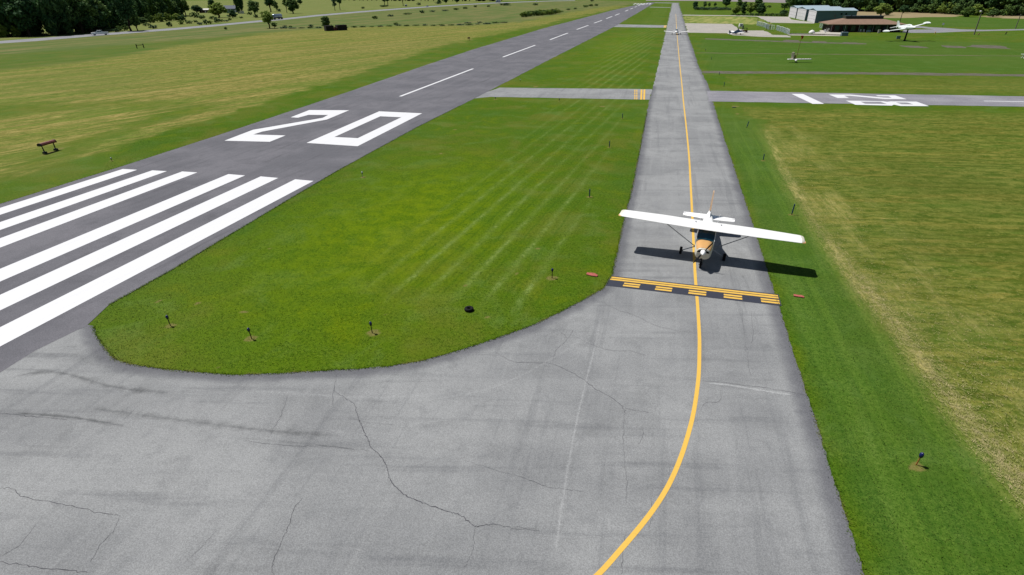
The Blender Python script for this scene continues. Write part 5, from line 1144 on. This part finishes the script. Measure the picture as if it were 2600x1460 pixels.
def tree_mesh(kind, seed):
    rs_ = np.random.RandomState(seed); H, W = {'round': (1.0, .75), 'tall': (1.0, .45), 'open': (1.0, .6), 'bush': (1.0, 1.5), 'thin': (1.0, .35), 'full': (1.0, .8)}[kind]
    zb = {'round': .18, 'tall': .12, 'open': .30, 'bush': .0, 'thin': .38, 'full': .03}[kind]
    nc, nl = {'round': (64, 70), 'tall': (54, 66), 'open': (40, 64), 'bush': (46, 72), 'thin': (18, 50), 'full': (76, 70)}[kind]
    cz, rz_ = (zb+1)/2, (1-zb)/2; cl = []
    lobes = rs_.normal(0, 1, (5, 3)); lobes /= np.linalg.norm(lobes, axis=1)[:, None]; lob = .75+.4*rs_.rand(5)
    while len(cl) < nc:
        d = rs_.normal(0, 1, 3); d /= np.linalg.norm(d); rad = (rs_.rand()**.42)
        sh = max(.55, min(1.15, .62+.5*max((lobes@d)*lob)))
        p = np.array([d[0]*W/2*rad*sh, d[1]*W/2*rad*sh, cz+d[2]*rz_*rad*(.85+.15*sh)])
        if kind in ('round', 'full', 'tall'): 
            f = (p[2]-zb)/(1-zb); k_ = math.sqrt(max(.05, min(1, 1.25*(1-f)+.12)))*min(1, .55+f*1.6) if kind != 'tall' else math.sqrt(max(.05, 1.15-f)); p[:2] *= k_
        cl.append((p, .085+.07*rs_.rand(), rs_.rand()))
    V, F, T = [], [], []
    for p, r, tn in cl:
        n = int(nl*(.7+.6*rs_.rand())); q = rs_.normal(0, 1, (n, 3)); q /= np.linalg.norm(q, axis=1)[:, None]; q *= (r*(.35+.65*rs_.rand(n)))[:, None]; q[:, 2] *= .75
        c = p+q; s_ = .030*(.6+.8*rs_.rand(n))*(1.9 if kind == 'bush' else 1.15)
        a = rs_.normal(0, 1, (n, 3)); a[:, 2] *= .6; a /= np.linalg.norm(a, axis=1)[:, None]; nrm = q/np.linalg.norm(q, axis=1)[:, None]*.7+rs_.normal(0, .5, (n, 3))+np.array([0, 0, .35])
        a -= nrm*((a*nrm).sum(1)/(nrm*nrm).sum(1))[:, None]; a /= np.linalg.norm(a, axis=1)[:, None]+1e-9; b = np.cross(nrm, a); b /= np.linalg.norm(b, axis=1)[:, None]+1e-9
        s_ = s_[:, None]; V.append(np.stack([c-a*s_, c-b*s_*.7, c+a*s_, c+b*s_*.7], 1)); T.append(np.repeat(np.clip(tn*.6+.4*rs_.rand(n), 0, 1), 4))
    V = np.concatenate(V).reshape(-1, 3); V[:, 2] = np.maximum(V[:, 2], .005); F = np.arange(len(V)).reshape(-1, 4)
    me = fastmesh('crown', V, F, LM['mid']); at = me.attributes.new('tone', 'FLOAT', 'POINT'); at.data.foreach_set('value', np.concatenate(T).astype(np.float32))
    tk = MB(); rings = []; bx, by = 0.0, 0.0; top = {'bush': .3, 'thin': .9}.get(kind, .72)
    tr_ = {'bush': .02, 'thin': .016, 'tall': .022}.get(kind, .028)
    for k in range(7):
        f = k/6; rr2 = tr_*(1.25-f)**.9+.003; rings.append([Vector((bx+rr2*math.cos(2*math.pi*i/7), by+rr2*math.sin(2*math.pi*i/7), f*top)) for i in range(7)]); bx += rs_.normal(0, .012); by += rs_.normal(0, .012)
    tk.loft(rings)
    for k in range(7):
        p = cl[rs_.randint(len(cl))][0]; z0_ = zb*.7+rs_.rand()*.3*(top-zb); tk.cyl((0, 0, z0_), tuple(p), tr_*.42, .004, 5)
    tm2 = bpy.data.meshes.new('trunk'); tm2.from_pydata(tk.v, [], tk.f); tm2.materials.append(M_['bark']); tm2.update()
    return me, tm2
def get_tree(kind, leaf, var):
    k = (kind, leaf, var)
    if k not in PROTO:
        b = (kind, var)
        if b not in PROTO: PROTO[b] = tree_mesh(kind, hash(kind) % 1 + sum(map(ord, kind))*13+var*101)
        c, tr_ = PROTO[b]; c2 = c if c.materials[0] == LM[leaf] else c.copy(); c2.materials[0] = LM[leaf]; PROTO[k] = (c2, tr_)
    return PROTO[k]
TC = [0]
def tree(loc, h, w, kind, leaf, label, group=None, cat=None, name=None, lean=0.0):
    TC[0] += 1; c, k = get_tree(kind, leaf, TC[0] % 3)
    base_w = {'round': .75, 'tall': .45, 'open': .6, 'bush': 1.5, 'thin': .35, 'full': .8}[kind]
    r = empty(name or ('bush' if kind == 'bush' else 'tree'), loc, (TC[0]*2.399) % 6.28, label, cat or ('bush' if kind == 'bush' else 'tree'), group)
    s_ = w/base_w; r.scale = (s_, s_, h)
    if lean: r.rotation_euler = (0, R(lean), 0)
    a = bpy.data.objects.new('crown', c); COL.objects.link(a); a.parent = r
    b = bpy.data.objects.new('trunk', k); COL.objects.link(b); b.parent = r
    return r
def tpx(sx, sy, top, wpx, kind, leaf, label, group=None, name=None, lean=0.0, h=None, z=1.0):
    g = G(sx, sy); mpp = depth(g)/FPX; return tree(g, h if h else HT(sx, sy, top), wpx*mpp, kind, leaf, label, group, None, name, lean)
rt = random.Random(11)
# the dark wood on the left: rows of full trees
GL = 'trees of the dark wood left of the highway'
L1 = 'dark leafy tree standing close in the left hand wood'
def wood(line, rows, gap, dist0, hts, wd, leafs, label, group, kinds=('full', 'round'), back=0):
    """rows of trees behind a base line given in picture points"""
    P_ = [G(*p) for p in line]; L = [0]
    for a, b in zip(P_[:-1], P_[1:]): L.append(L[-1]+(b-a).length)
    for r in range(rows):
        s_ = rt.uniform(0, gap*.5)
        while s_ < L[-1]:
            k = max(i for i in range(len(P_)-1) if L[i] <= s_); f = (s_-L[k])/max(1e-6, L[k+1]-L[k]); p = P_[k].lerp(P_[k+1], f)
            away = Vector((p.x, p.y, 0)).normalized(); p = p+away*(back+dist0*r+rt.uniform(-.25, .25)*dist0)+Vector((rt.uniform(-1, 1), rt.uniform(-1, 1), 0))*gap*.18
            p.z = 0; tree(p, rt.uniform(*hts)*(1+.08*r), rt.uniform(*wd), rt.choice(kinds), rt.choice(leafs), label, group); s_ += gap*rt.uniform(.75, 1.25)
wood([(-150, 106), (0, 94.5), (90, 95), (170, 91), (232, 85)], 4, 7.0, 8, (16, 23), (9, 13), ('dark', 'dark', 'mid'), L1, GL, back=9)
wood([(232, 84), (262, 74), (300, 64), (380, 52), (462, 41)], 3, 8, 10, (14, 21), (9, 13), ('dark', 'dark', 'dark', 'mid'), L1, GL, back=4)
wood([(-40, 98), (45, 93)], 1, 4.0, 3, (3, 6), (4, 6), ('mid', 'light'), 'green shrub at the foot of the left hand wood', 'shrubs at the foot of the left wood', ('bush', 'full'))
wood([(262, 76), (330, 63), (400, 56), (470, 50)], 1, 6.0, 5, (2.5, 6), (4, 7), ('mid', 'light', 'dark'), 'green shrub at the foot of the left hand wood', 'shrubs at the foot of the left wood', ('bush', 'full'))
tpx(333, 78.5, -20, 42, 'open', 'dark', 'tall slender tree rising beside the highway behind the pickup', None, h=17)
tpx(350, 77.5, 40, 24, 'open', 'mid', 'smaller roadside tree right beside the tall slender one')
tpx(472, 39, -15, 20, 'tall', 'dark', 'tall black green tree at the right end of the wood', h=19)
tpx(500, 33, 12, 26, 'round', 'dark', 'round dark tree left of the trailer home')
tpx(556, 45, 6, 48, 'round', 'light', 'large light green round tree before the house')
tpx(540, 22, -4, 18, 'round', 'dark', 'dark tree behind the large light green one')
tpx(592, 45.5, 24, 24, 'full', 'dark', 'dark green tree in front of the blue grey house')
tpx(606, 34.5, -22, 12, 'tall', 'dark', 'left one of two tall narrow trees by the house', h=18); tpx(615, 34, -20, 12, 'tall', 'dark', 'right one of two tall narrow trees by the house', h=17)
tpx(649, 44, 2, 26, 'open', 'mid', 'airy mid green tree between the house and the tanker')
tpx(685, 72, 27, 28, 'open', 'light', 'light green leaning tree on the near side of the highway', lean=-8); tpx(698, 72.5, 57, 14, 'open', 'mid', 'little tree at the foot of the leaning tree')
tpx(688, 30, -25, 26, 'open', 'dark', 'dark tall tree behind the tanker truck', h=17); tpx(703, 28, 2, 12, 'round', 'mid', 'small round tree behind the tanker truck')
tpx(745, 34.5, -10, 34, 'round', 'mid', 'full green tree right of the tanker across the highway', h=13); tpx(729, 33.5, -10, 12, 'thin', 'mid', 'thin tree left of the full green one across the highway', h=13); tpx(762, 12, -3, 14, 'round', 'dark', 'dark crown behind the full green tree')
tpx(851, 27.5, -10, 12, 'thin', 'blue', 'thin pale trunked tree standing alone across the highway', h=13); tpx(864, 26, -15, 12, 'thin', 'dark', 'thin dark tree right of the pale trunked one', h=15)
for sx, sy in ((977, 15), (985, 14.5), (1024, 15)): tpx(sx, sy, -20, 14, 'thin', 'dark', 'tall thin trunked tree across the highway with its crown out of frame', 'thin trees across the highway', h=17)
tpx(829, 73, 39.5, 22, 'tall', 'mid', 'narrow leafy tree growing at the tumbledown shed')
for sx, sy, top, w in ((1132, 8.6, -6, 12), (1160, 7, -6, 14), (1115, 9, -2, 10)): tpx(sx, sy, top, w, 'round', 'dark', 'dark tree at the far bend of the highway', 'dark trees at the far bend')
GB = 'low bushes scattered over the meadow'; LB = 'low green bush alone in the rough meadow'
for sx, sy, top, w, lf in ((953, 48, 40, 17, 'mid'), (992, 42, 36.5, 18, 'blue'), (1033, 37, 32, 22, 'mid'), (1073, 33.5, 25.5, 16, 'dark'), (1098, 30.5, 26, 16, 'blue'), (1130, 28, 24, 20, 'blue'), (1158, 25.5, 20, 17, 'mid'), (1181, 22.5, 17, 15, 'mid'), (1207, 18.5, 13, 10, 'dark'), (1240, 17.5, 13, 10, 'dark'), (1005, 63, 57, 14, 'mid'), (1120, 64, 60.5, 16, 'light'), (1186, 59, 56, 24, 'blue'), (1218, 58, 54.5, 14, 'blue')): tpx(sx, sy, top, w, 'bush', lf, LB, GB)
for sx, sy, top, w, lf in ((1064, 13.5, 6, 12, 'dark'), (1113, 10, 4.5, 20, 'dark'), (922, 22, 17, 10, 'dark'), (975, 17.5, 12.5, 26, 'dark')): tpx(sx, sy, top, w, 'bush', lf, 'dark bush on the far verge of the highway', 'bushes on the far verge')
for sx, sy, top, w in ((1284, 14, 7.5, 32), (1360, 13.5, 8, 16), (1503, 4, -3, 9)): tpx(sx, sy, top, w, 'bush', 'dark', 'broad dark green clump far out in the meadow', 'dark clumps in the far meadow')
GH = 'bushes of the thicket beyond the runway'
for k in range(15):
    f = k/14; tpx(1328+f*86+rt.uniform(-3, 3), 44-f*8.5+rt.uniform(-2.5, .5), 29-f*6+rt.uniform(-2, 3), 24, 'bush', rt.choice(('mid', 'mid', 'light', 'dark')), 'leafy bush of the long green thicket beyond the runway', GH)
for sx, sy, top, w in ((1443, 26, 21.5, 12), (1461, 23.5, 19, 10), (1487, 18.5, 12.5, 16), (1501, 16, 10.5, 14), (1514, 15, 9.5, 12), (1425, 31, 27, 12)): tpx(sx, sy, top, w, 'bush', 'mid', 'small bush continuing the thicket toward the runway end', 'small bushes toward the runway end')
GR = 'shrubs along the far side of the highway'
for sx, sy, top, w, lf in ((432, 67.5, 55, 16, 'dark'), (390, 72.5, 63, 22, 'blue'), (372, 66, 58, 18, 'mid'), (466, 53, 38, 24, 'dark'), (495, 45, 31, 24, 'mid'), (523, 62, 49, 14, 'dark'), (534, 61, 52, 14, 'light'), (497, 57, 51, 12, 'mid'), (508, 63, 56, 16, 'blue'), (551, 57, 46, 18, 'dark'), (562, 55, 49, 14, 'mid'), (574, 54.5, 50, 16, 'blue'), (583, 51.5, 46, 12, 'mid'), (613, 46.5, 42, 10, 'dark'), (651, 45.5, 35, 12, 'dark'), (460, 62, 51, 18, 'light'), (481, 60, 52, 20, 'mid'), (513, 48, 38, 20, 'mid'), (296, 82, 73, 16, 'dark'), (305, 80, 66, 18, 'mid'), (320, 78, 62, 18, 'mid'), (574, 75, 68, 9, 'mid'), (635, 38, 30, 14, 'mid'), (540, 49, 40, 18, 'mid'), (710, 29, 22, 12, 'dark'), (724, 71.5, 64, 12, 'blue'), (738, 70.5, 65, 10, 'mid'), (790, 69.5, 62, 14, 'blue')): tpx(sx, sy, top, w, 'bush', lf, 'roadside shrub between the highway and the trees', GR)
# low hedge of weeds along the meadow edge
for k in range(26):
    f = k/25; sx = 720+f*560; sy = np.interp(sx, [720, 830, 1000, 1180, 1280], [72, 72, 66.5, 64.5, 58])+rt.uniform(-1, .5); tpx(sx, sy, sy-rt.uniform(2.5, 4.5), rt.uniform(14, 26), 'bush', rt.choice(('blue', 'mid')), 'knee high weeds along the edge of the hay field', 'weeds along the hay field edge', 'weed_clump')
# far tree line
for k in range(44):
    sx = 770+k*11.8+rt.uniform(-4, 4); sy = np.interp(sx, [770, 900, 1000, 1240, 1300], [-1.5, 1.2, 2.2, 3.2, 1.5]); g = G(sx, sy); tree(g, rt.uniform(14, 20), rt.uniform(15, 22), rt.choice(('full', 'round')), 'dark', 'distant dark tree of the belt behind the far fields', 'trees of the distant belt')
# right middle: clump between taxiway and hangar
for sx, sy, top, w, kd, lf, lb in ((1764, 24.5, 2.5, 13, 'tall', 'dark', 'narrow dark tree at the left end of the blue green hedge'), (1789, 19, 2, 8, 'tall', 'mid', 'left one of three small trees behind the hedge'), (1800, 18, 5.5, 8, 'round', 'mid', 'middle one of three small trees behind the hedge'), (1815, 17, 6, 8, 'round', 'mid', 'right one of three small trees behind the hedge'), (1843, 17, -8, 24, 'round', 'dark', 'large dark tree reaching above the frame behind the hedge'),
                                   (1868, 37, 13, 26, 'round', 'light', 'light green tree at the left front of the clump'), (1875, 26, -3, 18, 'round', 'mid', 'mid green tree behind the left front of the clump'), (1888, 35, 5, 22, 'full', 'dark', 'dark tree in the middle of the clump'), (1906, 36, 5, 24, 'round', 'light', 'light green tree in the right middle of the clump'), (1922, 30, -6, 20, 'tall', 'mid', 'tallest tree at the back of the clump'), (1932, 36, 8, 26, 'full', 'dark', 'dark round tree at the right end of the clump'),
                                   (1992, 27, 7, 22, 'open', 'mid', 'airy tree left of the hangar doors'), (1988, 40, 24, 26, 'full', 'dark', 'dense dark bushy tree before the airy one by the hangar')): tpx(sx, sy, top, w, kd, lf, lb)
for k in range(11): tpx(1768+k*8.2, 26+rt.uniform(-.7, .5), 17.5+rt.uniform(-2, 1.5), 15, 'bush', 'blue', 'bush of the blue green hedge right of the taxiway end', 'bushes of the blue green hedge')
for k in range(12): tpx(1862+k*12, 39+k*.25+rt.uniform(-.5, .5), 34+rt.uniform(-1.5, 1), 15, 'bush', rt.choice(('dark', 'mid')), 'low bush at the back edge of the hangar apron path', 'low bushes along the apron path')
tpx(1953, 19.5, 13, 12, 'bush', 'dark', 'lone dark bush in the field behind the clump')
# the right hand wood
GW = 'trees of the right hand wood'; LW = 'leafy tree in the wood along the top right'
wood([(2012, 22), (2090, 24), (2170, 28), (2250, 30), (2330, 31), (2420, 35), (2520, 39), (2640, 39), (2760, 40)], 4, 9, 11, (15, 21), (11, 15), ('dark', 'dark', 'mid'), LW, GW)
wood([(2330, 32), (2420, 37), (2520, 41), (2640, 40), (2760, 41)], 1, 8, 5, (4, 8), (6, 9), ('mid', 'light', 'mid'), 'bright edge shrub before the right hand wood', 'edge shrubs of the right wood', ('full', 'bush'))
tpx(2236, 40, 7, 40, 'round', 'light', 'light green tree standing out in the ripe field behind the terminal'); tpx(2252, 38, 16, 22, 'full', 'mid', 'smaller green tree attached to the light one in the ripe field'); tpx(2294, 33, 12, 25, 'round', 'dark', 'small round dark tree behind the jet before the wood'); tpx(2206, 30, 12, 22, 'full', 'mid', 'green tree at the wood edge left of the ripe field tree')
tpx(2452, 43, 16, 34, 'full', 'mid', 'bushy dark tree before the wood left of the lamp pole'); tpx(2145, 28, 2, 22, 'round', 'mid', 'mid green tree rising behind the hangar roof')
tpx(2520, 43, 22, 30, 'full', 'mid', 'broad leafy tree before the wood right of the lamp pole')
